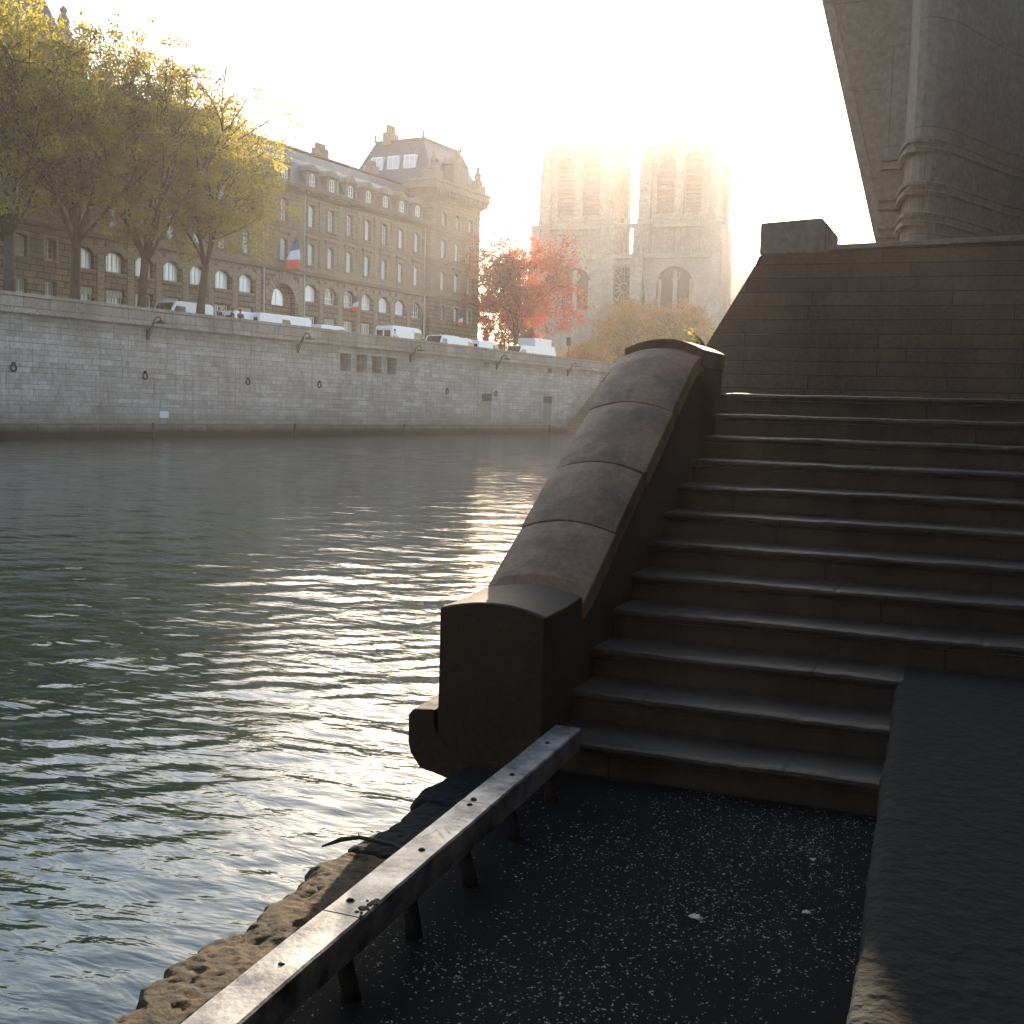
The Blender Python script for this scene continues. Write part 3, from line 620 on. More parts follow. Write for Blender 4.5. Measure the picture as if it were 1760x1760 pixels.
# ------------------------------------------------------------------ trees
def tree(name, label, loc, H, rad, z_fork, seed, nleaf, leaf, mat, trunk_r=.28, group=None, lean=(0, 0), squash=1.0, cat='tree'):
    g = np.random.default_rng(seed); root = empty(name, loc); tag(root, label, cat, group)
    mb = MB(); top = np.array([lean[0], lean[1], 0.0])
    cz = (z_fork*1.02+H)/2; rz = (H-z_fork)/2*1.02
    mb.tube([(0, 0, -.3), (top[0]*.1, top[1]*.1, z_fork*.5), (top[0]*.3, top[1]*.3, z_fork)], [trunk_r*1.25, trunk_r, trunk_r*.85], 10)
    cl = []
    def limb(p, d, ln, r_, depth):
        n = 6; pts = [p]; dd = d.copy()
        for i in range(n):
            dd = dd+g.normal(0, .10, 3)+np.array([0, 0, .05]); dd /= np.linalg.norm(dd); pts.append(pts[-1]+dd*ln/n)
        mb.tube(pts, list(np.linspace(r_, r_*.35, n+1)), 6 if depth else 8)
        if depth < 3:
            for k in range(5 if depth else 6):
                i = int(g.integers(2, n+1)); q = pts[i]; e = dd+g.normal(0, .62, 3); e[2] = e[2]*.7+.12; e /= np.linalg.norm(e)
                limb(q, e, ln*g.uniform(.42, .62), r_*.45, depth+1)
        if depth >= 1: cl.extend(pts[2:])
        if depth >= 2: cl.extend(pts[1:])
    fork = np.array([top[0]*.3, top[1]*.3, z_fork])
    nl = 8
    for i in range(nl):
        a = 2*math.pi*i/nl+g.uniform(-.3, .3); t = g.uniform(.12, .75)
        e = np.array([math.cos(a)*t, math.sin(a)*t, 1.0]); e /= np.linalg.norm(e)
        limb(fork-np.array([0, 0, g.uniform(0, z_fork*.12)]), e, (H-z_fork)*g.uniform(.5, .78), trunk_r*g.uniform(.3, .5), 0)
    mb.build('trunk', M['bark'], root, smooth=True)
    cl = np.array(cl); c0 = np.array([lean[0], lean[1], cz])
    # shape the crown: clump centres from the twigs plus a lumpy ellipsoid
    q = g.normal(size=(330, 3)); q /= np.linalg.norm(q, axis=1)[:, None]
    lum = 1+.16*np.sin(3*q[:, 0]*2+seed)+.14*np.sin(5*q[:, 1]+seed*2)+.12*np.sin(6*q[:, 2]+seed)
    q = q*(lum*g.uniform(.3, 1.0, 330)**.6)[:, None]*np.array([rad, rad*squash, rz])+c0
    k = cl[g.permutation(len(cl))[:420]]; d = (k-c0)/np.array([rad*1.12, rad*1.12, rz*1.12]); k = k[(d**2).sum(1) < 1]
    ctr = np.vstack([k, q]); ctr = ctr[ctr[:, 2] > z_fork*1.12]
    sz = g.uniform(.22, .68, len(ctr))*rad/5.0
    w = sz**2; idx = g.choice(len(ctr), nleaf, p=w/w.sum())
    pos = ctr[idx]+g.normal(size=(nleaf, 3))*(sz[idx]*.62)[:, None]*np.array([1, 1, .75])
    a = g.normal(size=(nleaf, 3)); a /= np.linalg.norm(a, axis=1)[:, None]
    b = np.cross(a, g.normal(size=(nleaf, 3))); b /= np.linalg.norm(b, axis=1)[:, None]
    s = (leaf*g.uniform(.6, 1.25, nleaf))[:, None]
    V = np.stack([pos-a*s*.6, pos+b*s*.36, pos+a*s*.6, pos-b*s*.36], 1).reshape(-1, 3); F = np.arange(nleaf*4).reshape(-1, 4)
    np_mesh('crown', V, F, mat, root); return root
TG = 'trees along the far quay'
for i, (u, H, rad, zf, lab, ln) in enumerate([(-2.2, 20.5, 5.6, 4.6, 'leftmost quayside tree, cut off by the left edge, in front of the stone office building', (-.3, 0)),
        (2.8, 18.9, 4.5, 4.9, 'second quayside tree from the left, forking low in front of the building', (.4, .3)),
        (8.6, 18.6, 5.0, 4.6, 'third quayside tree, its trunk just left of the leftmost white van', (.5, .8)),
        (14.3, 17.0, 5.6, 4.8, 'fourth quayside tree, rightmost of the row, its trunk behind the leftmost van', (.7, 1.6))]):
    tree('tree', lab, far(u, 10.2, STREET), H, rad, zf, 20+i*3, 33000, .185, M['leaf'], .30, TG, ln)
tree('tree', 'small dark russet tree at the right corner of the office building', far(86, -3, STREET), 10.5, 4.4, 1.4, 50, 20000, .26, M['leaf_red'], .22)
tree('tree', 'round reddish tree in front of the cathedral with a forked trunk', far(72.8, 5, STREET), 15.0, 7.6, 3.4, 61, 24000, .27, M['leaf_red'], .3, lean=(.9, .3))
tree('tree', 'broad amber tree in front of the cathedral rose window', (-64.5, 222, STREET), 15.5, 10.8, 3.0, 72, 36000, .32, M['leaf_amber'], .4, squash=.8)
tree('tree', 'amber tree beside the right tower of the cathedral, partly behind the stair coping', (-51.5, 205, STREET), 13.0, 8.2, 2.5, 83, 24000, .32, M['leaf_amber'], .35, squash=.8)
tree('bush', 'low round bush on the far quay top beneath the amber trees', (-56.5, 168, STREET), 4.6, 4.2, .5, 94, 12000, .2, M['leaf_amber'], .12, cat='bush')

# ------------------------------------------------------------------ vans, cars, truck on the far quay
def van(L_=5.2, H=2.45, W=1.95, nose=.9, truck=False):
    root = empty('parked_van'); tag(root, 'x', 'van')
    b = MB(); z0 = .35
    prof = [(-L_/2, z0), (-L_/2, H-.25), (-L_/2+.2, H), (L_/2-nose-.75, H), (L_/2-nose-.35, H-.12), (L_/2-nose+.28, 1.25), (L_/2-.12, 1.02), (L_/2, .75), (L_/2, z0)]
    b.prism(prof, -W/2, W/2, 'y'); b.build('body', M['van_white'], root, bevel=.09, seg=3)
    for s in (-1, 1):
        g_ = MB(); y = s*(W/2+.005); x1 = L_/2-nose-.3
        g_.hexa([(x1-1.0, y-.01, 1.25), (x1+.35, y-.01, 1.25), (x1+.35, y+.01, 1.25), (x1-1.0, y+.01, 1.25), (x1-1.0, y-.01, H-.42), (x1-.05, y-.01, H-.42), (x1-.05, y+.01, H-.42), (x1-1.0, y+.01, H-.42)])
        g_.build('side_window', M['glass_dark'], root)
        m2 = MB(); m2.box(x1+.1, x1+.25, y-.06+s*.12, y+.06+s*.12, 1.2, 1.5); m2.build('wing_mirror', M['rubber'], root, bevel=.02)
        l_ = MB(); l_.box(-L_/2-.012, -L_/2+.06, s*(W/2-.16)-.07, s*(W/2-.16)+.07, .9, 1.4); l_.build('rear_lamp', M['red_lamp'], root)
        h_ = MB(); h_.box(L_/2-.1, L_/2+.012, s*(W/2-.3)-.16, s*(W/2-.3)+.16, .68, .86); h_.build('headlight', M['pane_bright'], root)
        for x in (-L_/2+1.0, L_/2-.85):
            t_ = MB(); t_.tube([(x, s*(W/2-.24), .34), (x, s*(W/2+.005), .34)], .34, 20); wv = t_.build('wheel', M['rubber'], root, bevel=.03)
            h2 = MB(); h2.tube([(x, s*(W/2-.1), .34), (x, s*(W/2+.012), .34)], .19, 14); h2.build('hub', M['hub'], wv)
    w_ = MB(); a = (L_/2-nose-.35, H-.14); c = (L_/2-nose+.27, 1.27)
    w_.hexa([(c[0]+.012, -W/2+.12, c[1]), (c[0]+.012, W/2-.12, c[1]), (c[0]-.01, W/2-.12, c[1]), (c[0]-.01, -W/2+.12, c[1]),
             (a[0]+.012, -W/2+.2, a[1]), (a[0]+.012, W/2-.2, a[1]), (a[0]-.01, W/2-.2, a[1]), (a[0]-.01, -W/2+.2, a[1])]); w_.build('windscreen', M['glass_dark'], root)
    k = MB()
    for s in (-1, 1): k.box(-L_/2-.012, -L_/2+.01, s*.43-.34, s*.43+.34, 1.3, H-.45)
    k.build('rear_window', M['glass_dark'], root)
    return root
vp = van(); VL = [(14.6, 1.0, 'white van with dark side windows, leftmost, behind the fourth tree trunk', 1, 1), (21.9, .92, 'low white van, leftmost of three parked close together near the entrance arch', 0, 1),
    (24.2, .94, 'white van in the middle of the three parked near the entrance arch', 0, 1), (26.6, .98, 'white van with boxy rear, rightmost of the three near the entrance arch', 1, 1),
    (44.6, 1.15, 'large white van, tallest of the row right of the pedestrian', 0, 1.1), (50.6, 1.0, 'second white van, just right of the tallest van', 1, .85),
    (55.1, 1.0, 'white van halfway along the row towards the corner pavilion', 0, .9), (60.3, 1.0, 'white van at the foot of the right corner pavilion', 0, 1.0), (68.9, 1.02, 'rightmost white van, beside the forked trunk of the reddish tree', 1, 1)]
for i, (u, sc_, lab, flip, sx) in enumerate(VL):
    o = vp if i == 0 else copy_tree(vp); o.location = far(u, 8+(.6 if i in (2, 5) else 0), STREET); o.rotation_euler = (0, 0, FRZ+(math.pi if flip else 0)); o.scale = (sc_*sx, 1, sc_*.88)
    o['label'] = lab; o['group'] = 'white vans parked on the far quay'
o = copy_tree(vp); o.name = 'parked_car'; o.location = far(32.8, 8, STREET); o.rotation_euler = (0, 0, FRZ); o.scale = (.85, .95, .72); tag(o, 'low white car with only its roof showing between the vans', 'car'); 
if 'group' in o: del o['group']
def truck():
    root = empty('box_truck', far(75.3, 7, STREET), FRZ); tag(root, 'pale box truck right of the reddish tree trunk', 'truck')
    b = MB(); b.box(-3.0, 1.3, -1.15, 1.15, .9, 3.3); b.build('cargo_box', M['van_white'], root, bevel=.05)
    b = MB(); b.prism([(1.4, .5), (1.4, 2.6), (2.4, 2.55), (2.95, 1.5), (3.0, .5)], -1.05, 1.05, 'y'); cb = b.build('cab', M['van_white'], root, bevel=.08)
    b = MB(); b.prism([(2.5, 1.55), (2.46, 2.4), (2.5, 2.42), (3.0, 1.55)], -.9, .9, 'y'); b.build('windscreen', M['glass_dark'], cb)
    b = MB(); b.box(-2.9, 2.6, -.5, .5, .55, .88); b.build('chassis', M['iron'], root)
    for x in (-2.0, 2.0):
        for s in (-1, 1):
            t_ = MB(); t_.tube([(x, s*.8, .45), (x, s*1.1, .45)], .45, 18); t_.build('wheel', M['rubber'], root, bevel=.03)
truck()
# ------------------------------------------------------------------ pedestrians leaning at the parapet
def skinned(name, pts, edges, mat, parent):
    me = bpy.data.meshes.new(name); me.from_pydata([p[:3] for p in pts], edges, []); me.materials.append(mat)
    o = bpy.data.objects.new(name, me); col.objects.link(o); o.parent = parent
    sk = o.modifiers.new('skin', 'SKIN'); 
    if not me.skin_vertices: me.attributes  # layer is made with the modifier
    if len(me.skin_vertices) == 0:
        import bmesh
        bm = bmesh.new(); bm.from_mesh(me); bm.verts.layers.skin.verify(); bm.to_mesh(me); bm.free()
    for i, p in enumerate(pts): me.skin_vertices[0].data[i].radius = (p[3], p[4] if len(p) > 4 else p[3])
    me.skin_vertices[0].data[0].use_root = True
    sb = o.modifiers.new('sub', 'SUBSURF'); sb.levels = 1; sb.render_levels = 2
    return o
def person(label, loc, rz, shirt, trousers):
    root = empty('person', loc, rz); tag(root, label, 'person')
    J = [(0, 0, .95, .14, .11), (0, 0, 1.2, .14, .10), (0, 0, 1.4, .17, .10), (0, 0, 1.5, .06), (0, -.01, 1.6, .075, .085), (0, -.01, 1.7, .08, .095),
         (.19, 0, 1.42, .06), (.24, -.06, 1.16, .045), (.2, -.26, 1.03, .033), (.19, -.34, 1.02, .03), (-.19, 0, 1.42, .06), (-.24, -.06, 1.16, .045), (-.2, -.26, 1.03, .033), (-.19, -.34, 1.02, .03),
         (.1, 0, .88, .1), (.11, -.02, .48, .065), (.11, .02, .08, .045), (.11, -.14, .04, .04), (-.1, 0, .88, .1), (-.11, -.02, .48, .065), (-.11, .02, .08, .045), (-.11, -.14, .04, .04)]
    E_ = [(0, 1), (1, 2), (2, 3), (3, 4), (4, 5), (2, 6), (6, 7), (7, 8), (8, 9), (2, 10), (10, 11), (11, 12), (12, 13), (0, 14), (14, 15), (15, 16), (16, 17), (0, 18), (18, 19), (19, 20), (20, 21)]
    skinned('body', J, E_, M['skin'], root)
    g = lambda p, k: (*p[:3], p[3]+k, (p[4] if len(p) > 4 else p[3])+k)
    skinned('shirt', [g(J[i], .02) for i in (0, 1, 2, 6, 7, 10, 11)], [(0, 1), (1, 2), (2, 3), (3, 4), (2, 5), (5, 6)], shirt, root)
    skinned('trousers', [g(J[0], .022)]+[g(J[i], .02) for i in (14, 15, 16, 18, 19, 20)], [(0, 1), (1, 2), (2, 3), (0, 4), (4, 5), (5, 6)], trousers, root)
    h = MB(); h.lathe([(.085, -.02), (.105, .05), (.085, .12), (.03, .15)], (0, .012, 1.68), 12); h.build('hair', M['dark_cloth'], root, smooth=True)
person('person in a white shirt standing at the quay parapet, left of the tallest van', far(37.4, 11.9, STREET+.02), FRZ, M['white_cloth'], M['dark_cloth'])
person('person in dark clothes by the leftmost van, left of two companions', far(15.1, 11.4, STREET+.02), FRZ, M['dark_cloth'], M['dark_cloth'])
person('person in dark clothes by the leftmost van, between two companions', far(16.4, 11.5, STREET+.05), FRZ+.4, M['dark_cloth'], M['dark_cloth'])
person('person in dark clothes by the leftmost van, rightmost of three', far(17.4, 11.4, STREET+.04), FRZ-.3, M['dark_cloth'], M['dark_cloth'])
def pole(u, w, h, label, sig=False):
    root = empty('traffic_signal' if sig else 'signpost', far(u, w, STREET), FRZ); tag(root, label, 'traffic light' if sig else 'pole')
    mb = MB(); mb.tube([(0, 0, 0), (0, 0, h)], .05, 8); mb.lathe([(.12, 0), (.12, .12), (.06, .2)], (0, 0, 0), 10); mb.build('post', M['iron'], root)
    if sig:
        mb = MB(); mb.box(-.2, .2, -.2, .2, h-.1, h+.95); b_ = mb.build('signal_head', M['iron'], root, bevel=.04)
        for k in range(3): q = MB(); q.tube([(0, -.2, h+.75-k*.3), (0, -.32, h+.75-k*.3)], .11, 10); q.build('lamp_hood', M['iron'], b_)
    else:
        mb = MB(); mb.lathe([(.05, 0), (.08, .05), (.02, .12)], (0, 0, h), 8); mb.build('finial', M['iron'], root)
pole(42.4, 11.6, 3.5, 'thin dark street pole rising in front of the tallest white van')
pole(79.5, 9, 2.9, 'traffic signal on the quay right of the pale box truck', True)

# ------------------------------------------------------------------ cathedral
def cathedral():
    root = empty('cathedral', (-85.68-2.2, 290.1, STREET), R(1.8)); tag(root, 'two towered gothic cathedral with a rose window, pale in the bright haze', 'cathedral')
    def lancet(mb, x, w, z0, z1, v, n=6, ops=None): ops.append((x-w/2, x+w/2, z0, z1, w/2))
    T = ((-22.6, -3.3), (3.3, 22.6))
    body, dark = MB(), MB()
    # west front up to the tower stage
    ops = [(-5.6, 5.6, 20.3, 31.5, 5.59)]
    for c in (-12.95, 12.95): ops.append((c-4.6, c+4.6, 20.6, 31.2, 4.59))
    for c, w, h in ((-12.95, 4.2, 10.5), (0, 5.2, 12), (12.95, 4.2, 10.5)): ops.append((c-w/2, c+w/2, .5, h, w*.49))
    holed(body, -24.2, 24.2, 0, 33.5, ops, 0, 1.6)
    for c in (-12.95, 0, 12.95): dark.box(c-5.4, c+5.4, 1.6, 1.75, .3, 32)
    for c in (-12.95, 12.95):   # paired lancets in the blind arch
        for s in (-1, 1): body.box(c+s*2.2-.35+s*1.7, c+s*2.2+.35+s*1.7, .9, 1.55, 20.6, 28)
        body.box(c-.5, c+.5, .8, 1.55, 20.6, 30.5); body.tube([(c+1.1*math.cos(t), 1.2, 28.9+1.1*math.sin(t)) for t in np.linspace(0, 2*math.pi, 16)], .22, 5)
    body.box(-24.4, 24.4, -.9, -.02, 33.0, 34.2); body.box(-24.5, 24.5, -.7, -.02, 19.2, 20.0); body.box(-24.5, 24.5, -.6, -.02, 13.2, 14.2)
    # buttresses
    for x in (-23.2, -3.6, 3.6, 23.2): 
        body.box(x-1.5, x+1.5, -1.8, -.01, 0, 33.0); body.box(x-1.2, x+1.2, -1.3, .0, 34.2, 41.2)
    # side walls and nave
    for s in (-1, 1): body.box(s*24.2-(0 if s < 0 else .8), s*24.2+(.8 if s < 0 else 0), .01, 15, 0, 41)
    body.build('west_front', M['cath'], root); dark.build('deep_openings', M['cath_dark'], root)
    k = MB(); k.lathe([(.3, 0), (.42, .8), (.38, 2.2), (.5, 3.0), (.2, 3.35), (.28, 3.6), (.26, 3.9), (.1, 4.1)], (0, 0, 0), 8)
    ks = k.build('king_statue', M['cath'], root); first = True; x = -21.6
    while x < 21.8:   # gallery of kings: a row of figures
        if min(abs(x-b) for b in (-23.2, -3.6, 3.6, 23.2)) > 1.9:
            q = ks if first else ks.copy()
            if not first: col.objects.link(q)
            q.location = (x, -.5, 14.3); first = False
        x += 1.5
    r = MB()   # rose window tracery
    for rad, th in ((5.3, .3), (3.4, .16), (1.2, .2)): r.tube([(rad*math.cos(t), .9, 26.0+rad*math.sin(t)) for t in np.linspace(0, 2*math.pi, 41)], th, 6)
    for i in range(24):
        a = 2*math.pi*i/24; r0_ = 1.2 if i % 2 == 0 else 3.4; r.tube([(r0_*math.cos(a), .9, 26+r0_*math.sin(a)), (5.2*math.cos(a), .9, 26+5.2*math.sin(a))], .13, 5)
    for i in range(12):
        a = 2*math.pi*(i+.5)/12; r.tube([(4.5*math.cos(a)+.62*math.cos(t), .9, 26+4.5*math.sin(a)+.62*math.sin(t)) for t in np.linspace(0, 2*math.pi, 10)], .09, 4)
    r.build('rose_window', M['cath'], root)
    g = MB()   # open gallery of slender arches under the balustrade, see-through between the towers
    x = -22.2
    while x < 22.4:
        g.tube([(x, .3, 34.2), (x, .3, 39.6)], .17, 6); g.tube([(x, .3, 39.2), (x+.75, .3, 40.5), (x+1.5, .3, 39.2)], .14, 5)
        g.tube([(x+.75, .3, 34.2), (x+.75, .3, 38.4)], .09, 5); x += 1.5
    g.box(-24.3, 24.3, -.4, .9, 40.6, 41.4); g.box(-24.6, 24.6, -.6, 1.1, 41.4, 41.75)
    x = -24.2
    while x < 24.3: g.box(x-.1, x+.1, -.4, -.15, 41.75, 42.6); x += .7
    g.box(-24.4, 24.4, -.45, -.1, 42.6, 42.85); g.build('arcade_gallery', M['cath'], root)
    for i, (a, b) in enumerate(T):
        t = MB(); c = (a+b)/2
        ops = [(c-5.6, c-1.1, 44.0, 58.6, 2.24), (c+1.1, c+5.6, 44.0, 58.6, 2.24)]
        holed(t, a+.8, b-.8, 33.5, 60.2, ops, 1.2, 2.2)
        t.box(a+.8, b-.8, 14.5, 16.5, 33.5, 60.2); t.box(a+.8, a+2.6, 3.4, 14.5, 33.5, 60.2); t.box(b-2.6, b-.8, 3.4, 14.5, 33.5, 60.2)
        t.box(a+2.6, b-2.6, 3.4, 14.5, 33.5, 42); t.box(a+2.6, b-2.6, 7.5, 9, 42.0, 60.2)
        for x in (a+1.4, b-1.4):
            for y in (1.0, 15.8):
                t.box(x-1.5, x+1.5, y-1.4, y+1.4, 33.6, 54.5); t.box(x-1.2, x+1.2, y-1.1, y+1.1, 54.5, 58.8); t.lathe([(.9, 0), (.6, 1.3), (.1, 3.2)], (x, y, 54.4), 6)
        t.box(c-.75, c+.75, .55, 1.19, 42, 58.8)
        t.box(a+.2, b-.2, .3, 17.0, 60.2, 61.1); t.box(a+.6, b-.6, .7, 16.6, 61.1, 61.4)
        x = a+.5
        while x < b-.4: t.box(x-.14, x+.14, .55, .8, 61.4, 62.4); x += .75
        t.box(a+.4, b-.4, .5, .85, 62.4, 62.7); t.prism([(a+1.5, 61.4), (b-1.5, 61.4), (c+2, 63.4), (c-2, 63.4)], 2, 15, 'y')
        t.build('tower', M['cath'], root)
        for q in (c-3.35, c+3.35):
            d = MB()
            for z in np.arange(44.6, 57, 1.1): d.hexa([(q-2.2, 2.9, z), (q+2.2, 2.9, z), (q+2.2, 3.3, z+.5), (q-2.2, 3.3, z+.5), (q-2.2, 2.9, z+.12), (q+2.2, 2.9, z+.12), (q+2.2, 3.3, z+.62), (q-2.2, 3.3, z+.62)])
            d.build('belfry_louvre', M['lead'], root)
    p_ = MB(); p_.lathe([(1.6, 0), (1.7, 1.2), (1.2, 1.4), (1.1, 3.2), (.5, 5), (.08, 8)], (-19.2, 3, 60.4), 8); p_.build('turret', M['cath'], root)
    n = MB(); n.prism([(-7, 0), (-7, 30), (0, 40), (7, 30), (7, 0)], 16.6, 110, 'y'); n.box(-20, 20, 17, 108, 0, 21)
    n.prism([(60, 0), (60, 30), (67, 39), (74, 30), (74, 0)], -25, 25, 'x'); nv = n.build('nave', M['lead'], root)
    f_ = MB(); f_.lathe([(1.6, 0), (1.3, 4), (1.5, 5), (.9, 9), (.1, 30)], (0, 67, 38), 8); f_.build('spire', M['lead'], nv)
cathedral()
def block(name, label, loc, rz, w, d, h, rows, cols_):
    root = empty(name, loc, rz); tag(root, label, 'building'); m1 = MB()
    ops = [(-w/2+(i+.5)*w/cols_-.6, -w/2+(i+.5)*w/cols_+.6, 1+j*h/rows, 1+j*h/rows+2, 0) for i in range(cols_) for j in range(rows)]
    holed(m1, -w/2, w/2, 0, h, ops, 0, .3); m1.box(-w/2, -w/2+.4, .01, d, 0, h); m1.box(w/2-.4, w/2, .01, d, 0, h); m1.build('wall', M['facade'], root)
    m2 = MB(); m2.box(-w/2+.4, w/2-.4, .31, d, .1, h-.1); m2.build('window_backing', M['pane_mid'], root)
    m3 = MB(); m3.prism([(-.5, h), (2.5, h+4), (d-2, h+4), (d, h)], -w/2, w/2, 'x'); m3.build('roof', M['slate'], root)
block('apartment_building', 'distant pale building between the cathedral and the stair wall', (-29, 303, STREET), R(0), 66, 15, 28, 7, 18)

# ------------------------------------------------------------------ near bank: pavement, stairs, parapet, raised quay
def grid_block(name, x0, x1, y0, y1, z0, z1, mat, parent=None, seed=0, amp=.02, edge=.03, res=.022, side='x0', round_=.03):
    """stone with a worn, lumpy top and a ragged edge: a shell mesh of top and four sides"""
    nx = max(3, int((x1-x0)/res)); ny = max(3, int((y1-y0)/res)); V = []
    for j in range(ny+1):
        for i in range(nx+1):
            s, t = i/nx, j/ny; x = x0+(x1-x0)*s; y = y0+(y1-y0)*t
            n1 = noise.fractal(Vector((x*5+seed, y*5, seed)), 1, 2, 5); n2 = noise.fractal(Vector((y*4.5+seed*3, seed, 1.5)), .8, 2, 7)
            n1 = n1*.42+.30*noise.fractal(Vector((x*26, y*26, seed)), .75, 2, 5)-(.9 if noise.noise(Vector((x*13, y*13, seed+5))) > .38 else 0)*.35
            dd = min((x-x0), (x1-x) if side == 'xx' else 9, (y-y0), (y1-y)); rr = max(0, 1-dd/round_)
            V.append((x+(edge*n2*(1-s)**2 if side in ('x0', 'xx') else 0), y, z1+amp*n1*.8-round_*.6*rr*rr))
    F = [(j*(nx+1)+i, j*(nx+1)+i+1, (j+1)*(nx+1)+i+1, (j+1)*(nx+1)+i) for j in range(ny) for i in range(nx)]
    ring_ = [j for j in range(nx+1)]+[j*(nx+1)+nx for j in range(1, ny+1)]+[ny*(nx+1)+i for i in range(nx-1, -1, -1)]+[j*(nx+1) for j in range(ny-1, 0, -1)]
    prev = ring_
    for lvl, zz in enumerate((.04, .12, .25, 1.0)):
        b = len(V)
        for q in ring_:
            x, y, z = V[q]; w = edge*.5*noise.fractal(Vector((x*4, y*4, zz*6+seed)), 1, 2, 4)
            V.append((x+(w-.012 if side in ('x0', 'xx') else 0), y, max(z0, z1-zz*(z1-z0)) if zz > .3 else z-zz*.8))
        cur = list(range(b, b+len(ring_))); m = len(ring_)
        F += [(prev[k], cur[k], cur[(k+1) % m], prev[(k+1) % m]) for k in range(m)]; prev = cur
    me = bpy.data.meshes.new(name); me.from_pydata(V, [], F); me.materials.append(mat); me.polygons.foreach_set('use_smooth', [True]*len(F))
    import bmesh
    bm = bmesh.new(); bm.from_mesh(me); bmesh.ops.recalc_face_normals(bm, faces=bm.faces); bm.to_mesh(me); bm.free()
    o = bpy.data.objects.new(name, me); col.objects.link(o); o.parent = parent; return o

mb = MB(); nx, ny = 60, 150; XS = np.linspace(-1.98, .25, nx); YS = np.linspace(-8, 5.4, ny)
mb.v = [(x, y, .007*noise.fractal(Vector((x*2.2, y*2.2, 0)), 1, 2, 5)-.004) for y in YS for x in XS]; mb.f = [(j*nx+i, j*nx+i+1, (j+1)*nx+i+1, (j+1)*nx+i) for j in range(ny-1) for i in range(nx-1)]; mb.m = [0]*len(mb.f)
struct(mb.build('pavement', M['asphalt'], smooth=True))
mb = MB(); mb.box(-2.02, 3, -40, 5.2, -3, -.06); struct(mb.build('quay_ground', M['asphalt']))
KL = ['sunlit mossy edge stone at the water in the near left corner', 'dark broken edge stone between the mossy one and the pier', 'dark edge stone at the foot of the pier']
for i, (y0, y1, x0, mt, am, z) in enumerate([(1.2, 3.93, -2.20, M['mossy'], .035, .015), (3.95, 4.62, -2.24, M['slab'], .022, -.005), (4.63, 5.6, -2.30, M['slab'], .02, -.01)]):
    o = grid_block('edge_stone', x0, -1.975, y0, y1, -2.2, z, mt, seed=3+i*7, amp=am*.75, edge=.07 if i == 0 else .04, round_=.04, res=.013)
    tag(o, KL[i], 'edge stone', 'edge stones of the near quay')
o = grid_block('edge_stone', -2.20, -1.975, -8, 1.19, -2.2, .01, M['mossy'], seed=44, amp=.03, edge=.07, res=.05); tag(o, 'mossy edge stone running out of the frame at the bottom left', 'edge stone', 'edge stones of the near quay')

# stairs: twelve worn steps
RISE, TREAD, Y1 = .157, .345, 5.285
st = empty('stone_staircase', (-1, 5.3, 0)); tag(st, 'broad dark stone staircase climbing away from the quay', 'staircase')
for n in range(1, 13):
    y = Y1+TREAD*(n-1); x1 = -.30 if n <= 3 else 3.0; mb = MB(); z1 = RISE*n
    xs = np.linspace(-1.9, x1, 200 if n > 3 else 100); prof = [(.0, -.40), (.0, -.145), (.004, -.052), (-.016, -.045), (-.022, -.022), (-.017, -.006), (0, 0), (.03, .001), (TREAD*.5, -.002), (TREAD+.04, .001), (TREAD+.04, -.40)]
    V = []
    for x in xs:
        wob = .009*noise.noise(Vector((x*2.2, n*5.1, 0)))+.005*noise.noise(Vector((x*14, n*3, 2)))-.014*max(0, noise.noise(Vector((x*6, n*7.7, 9)))-.35); jo = (x*1.0+n*.77) % 1.55
        gr = -.004 if jo < .02 else 0
        for k, (a, b) in enumerate(prof): V.append((x, y+a+(wob+(-gr) if k < 8 else 0)+.003*noise.noise(Vector((x*9, b*30, n))) , z1+b+(wob*.8+gr if 4 < k < 9 else 0)))
    K = len(prof); mb.v = V; mb.f = [(i*K+k, (i+1)*K+k, (i+1)*K+k+1, i*K+k+1) for i in range(len(xs)-1) for k in range(K-1)]+[tuple(range(K)), tuple(range((len(xs)-1)*K, len(xs)*K))]
    mb.m = [0]*len(mb.f)
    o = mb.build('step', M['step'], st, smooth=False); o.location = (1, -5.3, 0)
mb = MB(); mb.prism([(5.32, -1), (5.32, -.02), (9.1, 1.70), (9.1, -1)], -1.9, 3, 'x'); c_ = mb.build('stair_core', M['retain'], st); c_.location = (1, -5.3, -.06)
YL = Y1+TREAD*12
mb = MB(); mb.box(-1.9, 3, YL-.04, 14.0, 1.0, 1.884+.002); struct(mb.build('stair_landing_floor', M['step']))
# raised quay right of the first steps
grid_block('raised_path', -.362, 3.0, -3, Y1+TREAD*3+.02, -.5, RISE*3+.001, M['slab'], seed=9, amp=.007, edge=.012, res=.032, round_=.02)
struct(bpy.data.objects['raised_path'])
def skew(me):   # the raised edge runs a little off the line of the stairs
    for v in me.vertices: v.co.x += .0425*(6.23-v.co.y)
skew(bpy.data.objects['raised_path'].data)

